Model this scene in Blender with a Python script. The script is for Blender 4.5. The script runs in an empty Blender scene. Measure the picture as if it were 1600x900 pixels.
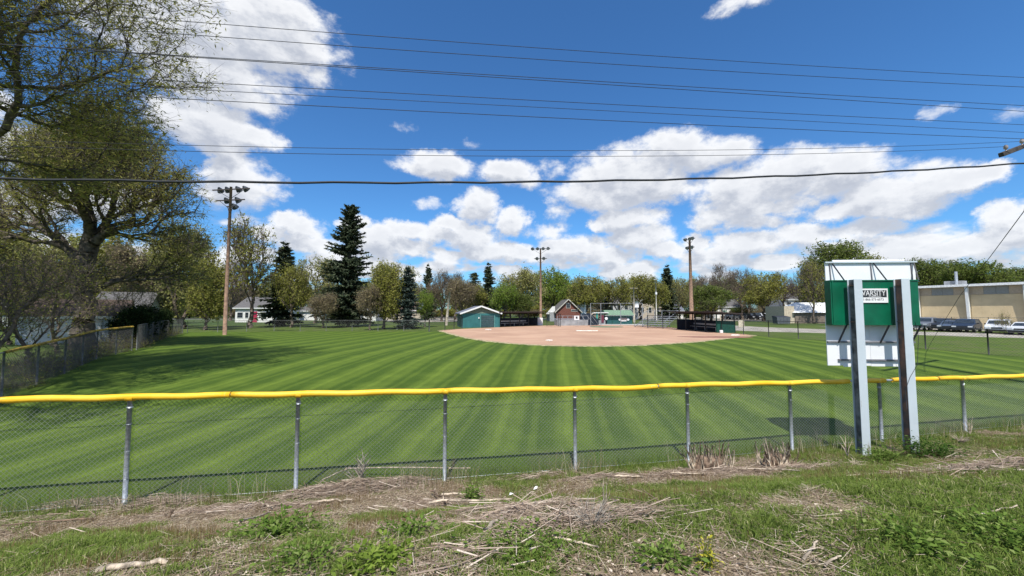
import bpy, math, random
import numpy as np
from mathutils import Vector, Matrix
R = math.radians
scene = bpy.context.scene
COL = scene.collection
random.seed(7)

# ------------------------------------------------------------------ camera
F = 600.0                       # focal length in pixels of the 1600 px wide photograph
PITCH = R(3.34)
CAMZ = 2.4
cam_d = bpy.data.cameras.new("camera")
cam_d.sensor_width = 36; cam_d.lens = F / 1600 * 36
cam_d.clip_start = 0.05; cam_d.clip_end = 6000
cam = bpy.data.objects.new("camera", cam_d); COL.objects.link(cam)
cam.location = (0, 0, CAMZ); cam.rotation_euler = (R(90) + PITCH, 0, 0)
scene.camera = cam
scene.view_settings.view_transform = 'Standard'
scene.view_settings.look = 'None'
scene.view_settings.exposure = 0.36
scene.view_settings.gamma = 1
SUN_EL, SUN_AZ = 58.0, 184.0     # azimuth clockwise from +Y (the view direction): the sun stands behind the camera

# ------------------------------------------------------------------ sky
def ray(px, py):
    s = (px - 800) / F; t = (450 - py) / F
    return (s, math.cos(PITCH) - t * math.sin(PITCH), math.sin(PITCH) + t * math.cos(PITCH))
def P(px, py, Y):
    d = ray(px, py); k = Y / d[1]
    return Vector((d[0] * k, Y, CAMZ + d[2] * k))
def azte(px, py):
    d = ray(px, py)
    return math.atan2(d[0], d[1]), d[2] / math.hypot(d[0], d[1])

class NT:
    def __init__(s, nt): s.nt = nt
    def n(s, typ, ins=None, **kw):
        nd = s.nt.nodes.new(typ)
        for k, v in kw.items(): setattr(nd, k, v)
        if ins:
            for k, v in ins.items():
                if isinstance(v, bpy.types.NodeSocket): s.nt.links.new(v, nd.inputs[k])
                else: nd.inputs[k].default_value = v
        return nd
    def math(s, op, a, b=None, c=None, clamp=False):
        i = {0: a}
        if b is not None: i[1] = b
        if c is not None: i[2] = c
        return s.n('ShaderNodeMath', i, operation=op, use_clamp=clamp).outputs[0]
    def vec(s, op, a, b=None):
        i = {0: a}
        if b is not None: i[1] = b
        nd = s.n('ShaderNodeVectorMath', i, operation=op)
        return nd.outputs['Value'] if op in ('DOT_PRODUCT', 'LENGTH') else nd.outputs[0]
    def mix(s, f, a, b, blend='MIX'):
        nd = s.nt.nodes.new('ShaderNodeMix'); nd.data_type = 'RGBA'; nd.blend_type = blend; nd.clamp_factor = True
        for k, v in ((0, f), (6, a), (7, b)):
            if isinstance(v, bpy.types.NodeSocket): s.nt.links.new(v, nd.inputs[k])
            else: nd.inputs[k].default_value = v if k == 0 else (*v[:3], 1)
        return nd.outputs[2]
    def noise(s, vec, scale, detail=4, rough=.55, dist=0.0):
        return s.n('ShaderNodeTexNoise', {'Vector': vec, 'Scale': scale, 'Detail': detail, 'Roughness': rough, 'Distortion': dist}).outputs[0]
    def smooth(s, v, a, b):
        nd = s.n('ShaderNodeMapRange', {'Value': v, 'From Min': a, 'From Max': b}, interpolation_type='SMOOTHSTEP'); return nd.outputs[0]

CLOUDS = [(290,40,150,75),(420,50,95,65),(330,110,120,48),(380,145,65,22),(470,90,56,50,.5),
 (335,190,78,34),(280,180,60,30),(395,212,38,20),(350,228,40,16),(378,285,52,38),(350,262,30,20),
 (685,257,56,20),(795,270,42,20),(862,264,26,22,.4),(1182,-6,90,18,.35),(1465,172,30,14,.15),(1590,172,46,20,.25),(735,222,22,12,-.05),(905,240,26,12,.0),(640,195,30,12,-.1),
 (1045,232,60,30),(1100,245,62,26),(985,270,90,38),(960,295,95,26),(1010,300,60,22),
 (1230,262,60,34),(1175,290,100,36),(1310,270,95,34),(1400,292,100,28),(1480,282,75,18),(1530,268,38,12),(1380,322,90,20),(1170,322,85,20),(1310,330,50,14),
 (1115,345,48,15),(1170,350,45,11),(980,343,50,20),(1000,372,52,20),(745,325,32,24),(800,346,24,19),(670,317,30,14,.35),(868,322,24,24,.35),(850,360,32,15,.5),
 (900,390,62,20),(735,376,44,22),(675,368,26,13),(590,382,50,25),(470,352,40,18),(480,378,48,14),(440,345,26,12),(790,392,34,13),(640,388,34,12),
 (1190,380,85,20),(1250,372,45,16),(1345,362,70,16),(1320,388,60,12),(1090,382,24,12),
 (1570,335,48,20),(1590,352,70,24),(1530,375,90,20),(1470,392,70,12),
 (640,362,30,12),(700,352,26,12),(560,352,22,9),(760,398,40,12),(530,402,44,11),(930,352,18,9),(820,400,44,12),(960,398,50,13),(1040,392,36,11),(1130,402,44,10),(1420,398,50,12),(420,362,24,11),
 (70,245,80,36),(30,330,70,32),(120,315,60,20),(200,300,50,20),(-150,150,150,70),(1800,230,120,50),(1000,-160,160,45),(600,-190,130,50)]

world = bpy.data.worlds.new("World"); scene.world = world; world.use_nodes = True
wt = world.node_tree; wt.nodes.clear(); W = NT(wt)
grp = bpy.data.node_groups.new('cloud_density', 'ShaderNodeTree')
grp.interface.new_socket('P', in_out='INPUT', socket_type='NodeSocketVector')
grp.interface.new_socket('D', in_out='OUTPUT', socket_type='NodeSocketFloat')
g = NT(grp); gi = g.n('NodeGroupInput'); go = g.n('NodeGroupOutput')
warp = g.n('ShaderNodeTexNoise', {'Vector': gi.outputs[0], 'Scale': 7.0, 'Detail': 9.0, 'Roughness': .68}).outputs['Color']
wv = g.vec('MULTIPLY', g.vec('SUBTRACT', warp, (.5, .5, .5)), (.13, .085, 0))
pp = g.vec('ADD', gi.outputs[0], wv)
acc = None
for (px, py, rx, ry, *st_) in CLOUDS:
    c = azte(px, py); a = azte(px + rx, py); b = azte(px, py - ry)
    ra = abs(a[0] - c[0]) * 1.12 + .006; rb = abs(b[1] - c[1]) * 1.12 + .004
    q = g.vec('MULTIPLY', g.vec('SUBTRACT', pp, (c[0], c[1], 0)), (1 / ra, 1 / rb, 0))
    d = g.vec('DOT_PRODUCT', q, q)
    if st_: d = g.math('ADD', d, 1 - st_[0])
    acc = d if acc is None else g.n('ShaderNodeMath', {0: acc, 1: d, 2: .25}, operation='SMOOTH_MIN').outputs[0]
base = g.math('SUBTRACT', 1.0, acc)
sx = g.n('ShaderNodeSeparateXYZ', {0: gi.outputs[0]})
# many small cumulus low over the horizon, and a general field of clouds outside the view
pst = g.vec('MULTIPLY', gi.outputs[0], (7, 17, 1))
low = g.math('MULTIPLY', g.math('SUBTRACT', g.noise(pst, 1.0, 3, .5), .40), 6.5)
low = g.math('SUBTRACT', low, g.math('MULTIPLY', g.math('ABSOLUTE', g.math('SUBTRACT', sx.outputs[1], .105)), 17))
side = g.smooth(g.math('ABSOLUTE', sx.outputs[0]), .95, 1.2)
gen = g.math('MULTIPLY', g.math('SUBTRACT', g.noise(g.vec('MULTIPLY', gi.outputs[0], (3, 6, 1)), 1.0, 3, .5), .52), 7)
gen = g.math('SUBTRACT', g.math('MULTIPLY', gen, side), g.math('MULTIPLY', g.math('SUBTRACT', 1.0, side), 2))
base = g.math('MAXIMUM', base, g.math('MAXIMUM', low, gen))
base = g.math('MAXIMUM', base, -1.2)
n1 = g.noise(g.vec('MULTIPLY', gi.outputs[0], (1, 1.35, 1)), 13.0, 12, .62)
D = g.math('ADD', base, g.math('MULTIPLY', g.math('SUBTRACT', n1, .5), 2.6))
grp.links.new(D, go.inputs[0])

tc = W.n('ShaderNodeTexCoord').outputs['Generated']
nrm = W.vec('NORMALIZE', tc); sep = W.n('ShaderNodeSeparateXYZ', {0: nrm})
az = W.math('ARCTAN2', sep.outputs[0], sep.outputs[1])
hor = W.math('MAXIMUM', W.math('SQRT', W.math('ADD', W.math('MULTIPLY', sep.outputs[0], sep.outputs[0]), W.math('MULTIPLY', sep.outputs[1], sep.outputs[1]))), .02)
te = W.math('MINIMUM', W.math('DIVIDE', sep.outputs[2], hor), 6.0)
def dens(dx, dy):
    v = W.n('ShaderNodeCombineXYZ', {0: W.math('ADD', az, dx), 1: W.math('ADD', te, dy), 2: 0.0}).outputs[0]
    nd = wt.nodes.new('ShaderNodeGroup'); nd.node_tree = grp; wt.links.new(v, nd.inputs[0]); return nd.outputs[0]
d0 = dens(0, 0); d1 = dens(.006, .034)
sky = W.n('ShaderNodeTexSky', sky_type='NISHITA', sun_disc=False, sun_elevation=R(SUN_EL), sun_rotation=R(SUN_AZ), air_density=1.0, dust_density=.35, ozone_density=2.2)
skyc = W.mix(1.0, sky.outputs[0], (.46, .88, 1.26), 'MULTIPLY')
mask = W.math('POWER', W.smooth(d0, -.38, .62), 1.25)
lit = W.smooth(W.math('SUBTRACT', d0, d1), -.55, .60)
thick = W.smooth(d0, .1, 1.3)
shade = W.math('ADD', W.math('MULTIPLY', lit, .75), W.math('MULTIPLY', W.math('SUBTRACT', 1.0, thick), .36), clamp=True)
CS = 8.2
cl = W.mix(shade, (.43 * CS, .47 * CS, .56 * CS), (.95 * CS, .96 * CS, .98 * CS))
skycol = W.mix(W.math('MULTIPLY', mask, .96), skyc, cl)
bg = W.n('ShaderNodeBackground', {'Color': skycol, 'Strength': .1})
wo = W.n('ShaderNodeOutputWorld', {0: bg.outputs[0]})
world.cycles.sampling_method = 'MANUAL'; world.cycles.sample_map_resolution = 512

# ------------------------------------------------------------------ sun
sd = bpy.data.lights.new("sun", 'SUN'); sd.energy = 4.6; sd.angle = R(.53); sd.color = (1, .955, .88)
so = bpy.data.objects.new("sun", sd); COL.objects.link(so)
sdir = Vector((math.sin(R(SUN_AZ)) * math.cos(R(SUN_EL)), math.cos(R(SUN_AZ)) * math.cos(R(SUN_EL)), math.sin(R(SUN_EL))))
so.rotation_euler = sdir.to_track_quat('Z', 'Y').to_euler()
so.location = (0, -20, 60)

# ------------------------------------------------------------------ materials
MATS = {}
def mat(name, color, rough=.8, metal=0.0, var=.12, scale=6.0, bump=0.0, bscale=None, spec=.3, fn=None, trans=0.0, color2=None, detail=5):
    if name in MATS: return MATS[name]
    m = bpy.data.materials.new(name); m.use_nodes = True
    t = NT(m.node_tree); b = m.node_tree.nodes['Principled BSDF']
    tcn = t.n('ShaderNodeTexCoord').outputs['Object']
    if fn: c = fn(t, tcn, b)
    else:
        nz = t.noise(tcn, scale, detail)
        c2 = color2 if color2 else tuple(x * (1 - 2.2 * var) for x in color)
        c = t.mix(t.smooth(nz, .3, .7), c2, tuple(min(1, x * (1 + var)) for x in color))
    if c is not None: m.node_tree.links.new(c, b.inputs['Base Color'])
    b.inputs['Roughness'].default_value = rough; b.inputs['Metallic'].default_value = metal
    b.inputs['Specular IOR Level'].default_value = spec
    if bump:
        bn = t.n('ShaderNodeBump', {'Strength': bump, 'Distance': .02, 'Height': t.noise(tcn, bscale or scale * 4, 6)})
        m.node_tree.links.new(bn.outputs[0], b.inputs['Normal'])
    MATS[name] = m; return m
def leafmat(name, ca, cb, cc=None, tr=.35):
    m = bpy.data.materials.new(name); m.use_nodes = True
    t = NT(m.node_tree); m.node_tree.nodes.clear()
    at = t.n('ShaderNodeAttribute', attribute_name='v').outputs['Fac']
    c = t.mix(t.smooth(at, .0, .75), ca, cb)
    if cc: c = t.mix(t.smooth(at, .75, 1.0), c, cc)
    d = t.n('ShaderNodeBsdfDiffuse', {'Color': c}); tl = t.n('ShaderNodeBsdfTranslucent', {'Color': c})
    mx = t.n('ShaderNodeMixShader', {0: tr, 1: d.outputs[0], 2: tl.outputs[0]})
    t.n('ShaderNodeOutputMaterial', {0: mx.outputs[0]})
    MATS[name] = m; return m

# ------------------------------------------------------------------ mesh helpers
def tag(o, label=None, cat=None, group=None, kind=None):
    if label: o['label'] = label
    if cat: o['category'] = cat
    if group: o['group'] = group
    if kind: o['kind'] = kind
    return o
def empty(name, loc=(0, 0, 0), rz=0.0, label=None, cat=None, group=None):
    o = bpy.data.objects.new(name, None); COL.objects.link(o)
    o.location = loc; o.rotation_euler = (0, 0, rz); o.empty_display_size = .2
    return tag(o, label, cat, group)
def link(name, me, parent=None):
    o = bpy.data.objects.new(name, me); COL.objects.link(o)
    if parent is not None: o.parent = parent
    return o
def copy_tree(o, parent=None):
    c = o.copy(); COL.objects.link(c)
    if parent is not None: c.parent = parent
    for ch in list(o.children):
        copy_tree(ch, c)
    return c
class MB:
    def __init__(s): s.v = []; s.f = []
    def add(s, vs, fs):
        k = len(s.v); s.v += [tuple(x) for x in vs]; s.f += [tuple(i + k for i in f) for f in fs]; return s
    def box(s, c, size, rz=0.0, M=None):
        x, y, z = size[0] / 2, size[1] / 2, size[2] / 2
        M = M or Matrix.Rotation(rz, 3, 'Z'); c = Vector(c)
        vs = [c + M @ Vector((sx * x, sy * y, sz * z)) for sz in (-1, 1) for sx, sy in ((-1, -1), (1, -1), (1, 1), (-1, 1))]
        return s.add(vs, [(3, 2, 1, 0), (4, 5, 6, 7), (0, 1, 5, 4), (1, 2, 6, 5), (2, 3, 7, 6), (3, 0, 4, 7)])
    def bar(s, a, b, w, h=None):      # rectangular bar from a to b
        a = Vector(a); b = Vector(b); d = (b - a); L = d.length
        q = d.to_track_quat('Z', 'Y').to_matrix()
        return s.box((a + b) / 2, (w, h or w, L), M=q)
    def tube(s, pts, r, n=8, caps=True):
        pts = [Vector(p) for p in pts]; rs = r if isinstance(r, (list, tuple)) else [r] * len(pts)
        vs = []; fs = []
        d0 = (pts[1] - pts[0]).normalized(); ref = Vector((0, 0, 1)) if abs(d0.z) < .9 else Vector((1, 0, 0))
        for i, p in enumerate(pts):
            d = (pts[min(i + 1, len(pts) - 1)] - pts[max(i - 1, 0)]).normalized()
            a = d.cross(ref).normalized(); b = d.cross(a)
            for k in range(n):
                t = 2 * math.pi * k / n; vs.append(p + (a * math.cos(t) + b * math.sin(t)) * rs[i])
        for i in range(len(pts) - 1):
            for k in range(n):
                k2 = (k + 1) % n; fs.append((i * n + k, i * n + k2, (i + 1) * n + k2, (i + 1) * n + k))
        if caps: fs.append(tuple(range(n))); fs.append(tuple((len(pts) - 1) * n + k for k in reversed(range(n))))
        return s.add(vs, fs)
    def prism(s, poly, z0, z1):       # vertical extrusion of an xy polygon
        n = len(poly); vs = [(x, y, z0) for x, y in poly] + [(x, y, z1) for x, y in poly]
        return s.add(vs, [tuple(reversed(range(n))), tuple(range(n, 2 * n))] + [(i, (i + 1) % n, (i + 1) % n + n, i + n) for i in range(n)])
    def extr(s, poly, a0, a1, axis='y'):   # polygon in (x,z) pushed along y, or (y,z) along x
        n = len(poly)
        mk = (lambda p, a: (p[0], a, p[1])) if axis == 'y' else (lambda p, a: (a, p[0], p[1]))
        vs = [mk(p, a0) for p in poly] + [mk(p, a1) for p in poly]
        return s.add(vs, [tuple(range(n)), tuple(reversed(range(n, 2 * n)))] + [((i + 1) % n, i, i + n, (i + 1) % n + n) for i in range(n)])
    def build(s, name, m, parent=None, smooth=False, bevel=0.0):
        me = bpy.data.meshes.new(name); me.from_pydata(s.v, [], s.f); me.materials.append(m); me.update()
        if smooth:
            for p in me.polygons: p.use_smooth = True
        o = link(name, me, parent)
        if bevel:
            b = o.modifiers.new('bevel', 'BEVEL'); b.width = bevel; b.segments = 2; b.limit_method = 'ANGLE'
        return o
def np_mesh(name, V, Fq, m, attr=None, smooth=False):
    """V (n,3), Fq (m,k) index array with k = 3 or 4; attr = per-vertex value v"""
    me = bpy.data.meshes.new(name); k = Fq.shape[1]
    me.vertices.add(len(V)); me.vertices.foreach_set('co', np.ascontiguousarray(V, dtype=np.float32).ravel())
    me.loops.add(Fq.size); me.loops.foreach_set('vertex_index', np.ascontiguousarray(Fq, dtype=np.int32).ravel())
    me.polygons.add(len(Fq)); me.polygons.foreach_set('loop_start', np.arange(0, Fq.size, k, dtype=np.int32))
    me.polygons.foreach_set('loop_total', np.full(len(Fq), k, dtype=np.int32))
    if smooth: me.polygons.foreach_set('use_smooth', np.ones(len(Fq), dtype=bool))
    if attr is not None:
        a = me.attributes.new('v', 'FLOAT', 'POINT'); a.data.foreach_set('value', np.ascontiguousarray(attr, dtype=np.float32))
    me.materials.append(m); me.update(calc_edges=True); return me
def vnoise(x, y, seed=0, oct=4):
    """smooth value noise in numpy, 0..1"""
    r = np.random.RandomState(seed); out = np.zeros_like(x, dtype=float); amp = 1; tot = 0
    tab = r.rand(256, 256)
    for o in range(oct):
        xi = np.floor(x).astype(int); yi = np.floor(y).astype(int); fx = x - xi; fy = y - yi
        fx = fx * fx * (3 - 2 * fx); fy = fy * fy * (3 - 2 * fy)
        a = tab[xi & 255, yi & 255]; b = tab[(xi + 1) & 255, yi & 255]; c = tab[xi & 255, (yi + 1) & 255]; d = tab[(xi + 1) & 255, (yi + 1) & 255]
        out += amp * ((a * (1 - fx) + b * fx) * (1 - fy) + (c * (1 - fx) + d * fx) * fy); tot += amp
        x = x * 2.03 + 17.3; y = y * 2.03 + 5.7; amp *= .5
    return out / tot
def ss(t): t = np.clip(t, 0, 1); return t * t * (3 - 2 * t)

# ------------------------------------------------------------------ terrain
def Yf(x): return 7.2 + .18 * x                      # the outfield fence line
def G(x, y):
    x = np.asarray(x, dtype=float); y = np.asarray(y, dtype=float); d = y - Yf(x)
    zf = -.62 + .25 * ss((x - 2) / 12)
    out = zf * (1 - ss(d / 17))
    bank = zf + .12 * ss(-d / .9) + (.88 - zf - .12) * ss((-d - .5) / 4.6)
    und = (vnoise(x * .55 + 40, y * .55 + 40, 3, 3) - .5) * .22 + (vnoise(x * 2.2 + 40, y * 2.2 + 40, 4, 2) - .5) * .07
    return np.where(d > 0, out, bank + und * ss(-d / 1.2))
def Gz(x, y): return float(G(x, y))
_T = .4 * 1.004 ** np.arange(1600)
def PG(px, py):                                       # pixel -> point on the ground
    d = ray(px, py); z = CAMZ + d[2] * _T; g = G(d[0] * _T, d[1] * _T); k = int(np.argmax(z <= g)); t = _T[k]
    return Vector((d[0] * t, d[1] * t, float(g[k])))
def PZ(px, py, z=0.0):                                # pixel -> point on the plane z (flat part)
    d = ray(px, py); t = (z - CAMZ) / d[2]; return Vector((d[0] * t, d[1] * t, z))

def grid(name, xs, ys, m, zfun, attr=None):
    X, Y = np.meshgrid(xs, ys); nx = len(xs); ny = len(ys)
    return X, Y, nx, ny

def lawn_fn(t, tcn, b):
    s = t.n('ShaderNodeSeparateXYZ', {0: tcn}); X, Y = s.outputs[0], s.outputs[1]
    # mower passes run toward home plate
    wob = t.math('MULTIPLY', t.math('SUBTRACT', t.noise(tcn, .14, 3), .5), .7)
    q = t.math('ADD', t.math('SUBTRACT', X, t.math('MULTIPLY', Y, .117)), wob)
    w1 = t.math('SINE', t.math('MULTIPLY', q, 2 * math.pi / 1.8))
    st = t.smooth(w1, -.5, .5)
    thin = t.math('MULTIPLY', t.smooth(t.math('ABSOLUTE', t.math('SINE', t.math('MULTIPLY', t.math('ADD', q, .12), 2 * math.pi / 1.8))), .88, 1.0), .34)
    w2 = t.math('SINE', t.math('MULTIPLY', t.math('ADD', q, .3), 2 * math.pi / .9))
    # the mown outline of the field
    mown = t.smooth(t.math('SUBTRACT', t.math('ADD', X, t.math('MULTIPLY', Y, .655)), -8.0), -.2, .2)
    mown = t.math('MULTIPLY', mown, t.smooth(t.math('SUBTRACT', t.math('ADD', 24.4, t.math('MULTIPLY', t.math('SUBTRACT', 31.0, Y), .35)), X), -.2, .2))
    mown = t.math('MULTIPLY', mown, t.smooth(t.math('SUBTRACT', 43.5, Y), -.3, .3))
    mown = t.math('MULTIPLY', mown, t.smooth(t.math('SUBTRACT', t.math('SUBTRACT', Y, t.math('MULTIPLY', X, .18)), 8.3), -.3, .4))
    # a darker band along the infield edge
    nz = t.noise(tcn, 1.1, 5, .6); nf = t.noise(tcn, 14, 5, .7); nb = t.noise(tcn, .35, 3)
    dark = t.mix(nf, (.034, .068, .007), (.062, .105, .013))
    light = t.mix(nf, (.100, .155, .016), (.155, .215, .032))
    f = t.math('MULTIPLY', mown, t.math('ADD', t.math('MULTIPLY', st, .46), t.math('ADD', thin, t.math('MULTIPLY', w2, .05))))
    f = t.math('ADD', f, t.math('MULTIPLY', t.math('SUBTRACT', 1.0, mown), .42))
    f = t.math('ADD', f, t.math('MULTIPLY', t.math('SUBTRACT', nz, .5), 1.0))
    c = t.mix(f, dark, light)
    rough_c = t.mix(t.smooth(nb, .35, .65), (.055, .085, .02), (.10, .105, .045))
    k = t.math('MULTIPLY', t.math('SUBTRACT', 1.0, mown), t.smooth(nz, .35, .7))
    return t.mix(k, c, rough_c)
LAWN = mat('mown_grass', None, .9, fn=lawn_fn, bump=.5, bscale=45, spec=.15)
def rough_fn(t, tcn, b):
    nb = t.noise(tcn, .04, 5); nf = t.noise(tcn, .9, 5)
    c = t.mix(t.smooth(nb, .35, .65), (.045, .085, .018), (.095, .115, .04))
    return t.mix(t.math('MULTIPLY', nf, .5), c, (.03, .05, .012))
ROUGH = mat('rough_grass', None, .9, fn=rough_fn, spec=.15)
def bank_fn(t, tcn, b):
    at = t.n('ShaderNodeAttribute', attribute_name='v').outputs['Fac']
    nf = t.noise(tcn, 18, 6, .7); nm = t.noise(tcn, 4, 5)
    soil = t.mix(nf, (.09, .065, .045), (.28, .215, .155))
    straw = t.mix(nf, (.12, .09, .06), (.30, .24, .16))
    green = t.mix(nf, (.035, .065, .012), (.11, .155, .04))
    c = t.mix(t.smooth(nm, .42, .62), soil, straw)
    return t.mix(t.smooth(at, .35, .62), c, green)
BANK = mat('bank_soil', None, .95, fn=bank_fn, bump=1.0, bscale=40, spec=.1)

def greenness(x, y):
    """how green the bank is at a place: 0 dry litter .. 1 fresh grass"""
    d = y - Yf(x)
    n = vnoise(x * .9 + 60, y * .9 + 60, 11, 4)
    n2 = vnoise(x * 2.9 + 60, y * 2.9 + 60, 12, 3)
    g = (n - .5) * 2.6 + (n2 - .5) * 1.0 + .84
    lit = np.exp(-((d + .95) / .6) ** 2) * np.where(x < 5.2, 1, .35)      # litter line below the fence
    g = g - .8 * lit
    g = g - .5 * np.exp(-(((x - .2) / .8) ** 2 + ((y - 3.6) / .7) ** 2))   # trampled litter in the middle
    g = g - .3 * np.exp(-(((y - 2.2) / .4) ** 2)) + .30 * np.exp(-(((x - 3) / 1.8) ** 2 + ((y - 4.3) / 1.0) ** 2))
    return np.clip(g, 0, 1)

def patch(name, xs, vs, yfun, m, kind, lift=0.0, attr=None):
    X, Vv = np.meshgrid(xs, vs); Y = yfun(X, Vv); Z = G(X, Y) + lift
    nx, ny = len(xs), len(vs)
    idx = np.arange(nx * ny).reshape(ny, nx)
    Fq = np.stack([idx[:-1, :-1], idx[:-1, 1:], idx[1:, 1:], idx[1:, :-1]], -1).reshape(-1, 4)
    me = np_mesh(name, np.stack([X, Y, Z], -1).reshape(-1, 3), Fq, m, attr(X, Y).ravel() if attr else None, smooth=True)
    o = link(name, me); return tag(o, kind=kind)
xs = np.concatenate([np.arange(-60, -14, 1.0), np.arange(-14, 20, .09), np.arange(20, 61, 1.0)])
patch('embankment', xs, np.concatenate([[-16, -9], np.arange(-6.4, .001, .08)]), lambda X, V: Yf(X) + V, BANK, 'structure', attr=greenness)
xs = np.concatenate([np.arange(-110, -40, 5.0), np.arange(-40, 40, .6), np.arange(40, 111, 5.0)])
patch('lawn', xs, np.linspace(0, 1, 120) ** 1.5, lambda X, V: Yf(X) + (62 - Yf(X)) * V, LAWN, 'structure')
mb = MB()
mb.add([(-2500, 61.9, -.012), (2500, 61.9, -.012), (2500, 3500, -.012), (-2500, 3500, -.012)], [(0, 1, 2, 3)])
mb.add([(-2500, -800, -2), (2500, -800, -2), (2500, 61.9, -2), (-2500, 61.9, -2)], [(0, 1, 2, 3)])
mb.add([(-2500, 61.9, -2), (-2500, 61.9, -.012), (2500, 61.9, -.012), (2500, 61.9, -2)], [(0, 1, 2, 3)])
for sx in (-1, 1):
    mb.add([(sx * 109.9, -800, -.02), (sx * 2500, -800, -.02), (sx * 2500, 61.9, -.02), (sx * 109.9, 61.9, -.02)], [(0, 1, 2, 3)])
tag(mb.build('ground', ROUGH), kind='structure')

# infield
def dirt_fn(t, tcn, b):
    nb = t.noise(tcn, .22, 4); nf = t.noise(tcn, 7, 6, .7); ns = t.noise(t.vec('MULTIPLY', tcn, (.25, 1.6, 1)), 1.0, 4)
    c = t.mix(t.smooth(nb, .3, .7), (.35, .21, .145), (.48, .31, .215))
    c = t.mix(t.math('MULTIPLY', t.smooth(ns, .45, .75), .6), c, (.34, .18, .12))
    return t.mix(t.math('MULTIPLY', nf, .35), c, (.52, .37, .26))
DIRT = mat('infield_clay', None, .95, fn=dirt_fn, bump=.3, bscale=20, spec=.1)
near = [(690,517),(704,520.5),(720,525),(740,529),(760,532),(800,536),(850,539),(890,540),(930,540.2),(970,539.8),(1010,538.5),(1060,535.5),(1100,532.3),(1140,528),(1176,524)]
far = [(1160,522),(1122,519.5),(1090,516),(1060,513.2),(1040,511),(1010,508.8),(960,507.3),(900,507.6),(850,508.8),(790,511),(740,513),(710,514.5),(690,515.8)]
def ribbon(name, px, z, m, kind='structure', wob=0.0):
    pts = [PZ(x, y) for x, y in px]; out = []
    n = len(pts)
    for i in range(n):
        a, b = pts[i], pts[(i + 1) % n]
        for k in range(16):
            q = a.lerp(b, k / 16); out.append((q.x + random.uniform(-wob, wob), q.y + random.uniform(-wob, wob), z))
    me = bpy.data.meshes.new(name); me.from_pydata(out, [], [tuple(range(len(out)))]); me.materials.append(m)
    return tag(link(name, me), kind=kind)
DUST = mat('dusty_infield_edge', (.42, .35, .20), .95, var=.25, scale=3)
cx = sum(PZ(*p).x for p in near) / len(near)
ribbon('infield_edge', [(684,516.6),(702,522),(718,526.5),(738,530.5),(760,533.6),(800,537.6),(850,540.7),(890,541.6),(930,541.8),(970,541.4),(1010,540),(1060,537),(1100,533.8),(1140,529.4),(1184,524.2)] + far, .006, DUST, wob=.16)
ribbon('infield', near + far, .012, DIRT, wob=.10)

# ------------------------------------------------------------------ common materials
GALV = mat('galvanised_steel', (.42, .45, .48), .45, .55, var=.15, scale=30, spec=.5)
MESHM = mat('chain_link_wire', (.30, .33, .33), .5, .4, var=.1, scale=20)
def cap_fn(t, tcn, b):
    n1 = t.noise(tcn, 1.1, 4); n2 = t.noise(tcn, 13, 7, .7); n3 = t.noise(t.vec('MULTIPLY', tcn, (40, 6, 6)), 1.0, 3)
    c = t.mix(t.smooth(n1, .3, .7), (.80, .44, .010), (.90, .56, .045))
    c = t.mix(t.math('MULTIPLY', t.smooth(n2, .60, .72), .45), c, (.40, .27, .10))
    return t.mix(t.math('MULTIPLY', t.smooth(n3, .62, .75), .25), c, (.95, .75, .30))
YEL = mat('yellow_plastic_cap', None, .5, spec=.4, bump=.2, bscale=25, fn=cap_fn)
YELD = mat('weathered_yellow_plastic', (.50, .33, .05), .7, 0, var=.25, scale=5)
BLACKP = mat('black_fence_paint', (.02, .022, .024), .5, spec=.4)
WHITEP = mat('white_paint', (.78, .78, .78), .55, var=.05, scale=2)
WHITES = mat('white_sheet_panel', (.80, .81, .83), .5, var=.03, scale=1.5, spec=.4)
def steel_fn(t, tcn, b):
    n1 = t.noise(tcn, 2.5, 5); n2 = t.noise(t.vec('MULTIPLY', tcn, (9, 9, 1.6)), 1.0, 7, .7); s_ = t.n('ShaderNodeSeparateXYZ', {0: tcn}).outputs[2]
    c = t.mix(n1, (.44, .50, .54), (.56, .62, .66))
    f = t.math('MAXIMUM', t.smooth(n2, .66, .74), t.math('MULTIPLY', t.smooth(n2, .48, .62), t.smooth(s_, .30, .02)))
    return t.mix(t.math('MULTIPLY', f, .75), c, (.20, .11, .07))
GREYP = mat('grey_painted_steel', None, .5, spec=.4, bump=.15, bscale=30, fn=steel_fn)
WEBG = mat('dark_grey_web', (.19, .195, .20), .8, 0, var=.3, scale=5)
RUST = mat('rusted_steel_web', (.26, .13, .085), .85, 0, var=.3, scale=6, color2=(.12, .10, .095))
GREENC = mat('green_cabinet_paint', (.0, .115, .055), .4, 0, var=.12, scale=2.5, spec=.5)
DARKST = mat('dark_angle_steel', (.035, .037, .045), .6)
WOODP = mat('pole_wood', (.26, .165, .11), .85, var=.3, scale=4, color2=(.17, .11, .08), bump=.3)
WOODG = mat('weathered_pale_wood', (.42, .37, .29), .9, var=.2, scale=4)
WOODD = mat('creosoted_wood', (.07, .06, .055), .85, var=.2, scale=5)
WIREM = mat('cable_sheath', (.03, .032, .036), .6)
LAMPM = mat('lamp_housing', (.10, .11, .12), .5, .4)
GLASSM = mat('dark_window_glass', (.035, .045, .055), .12, spec=.6, var=.2)
LENSM = mat('lamp_lens', (.25, .27, .28), .2, spec=.7)

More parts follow.
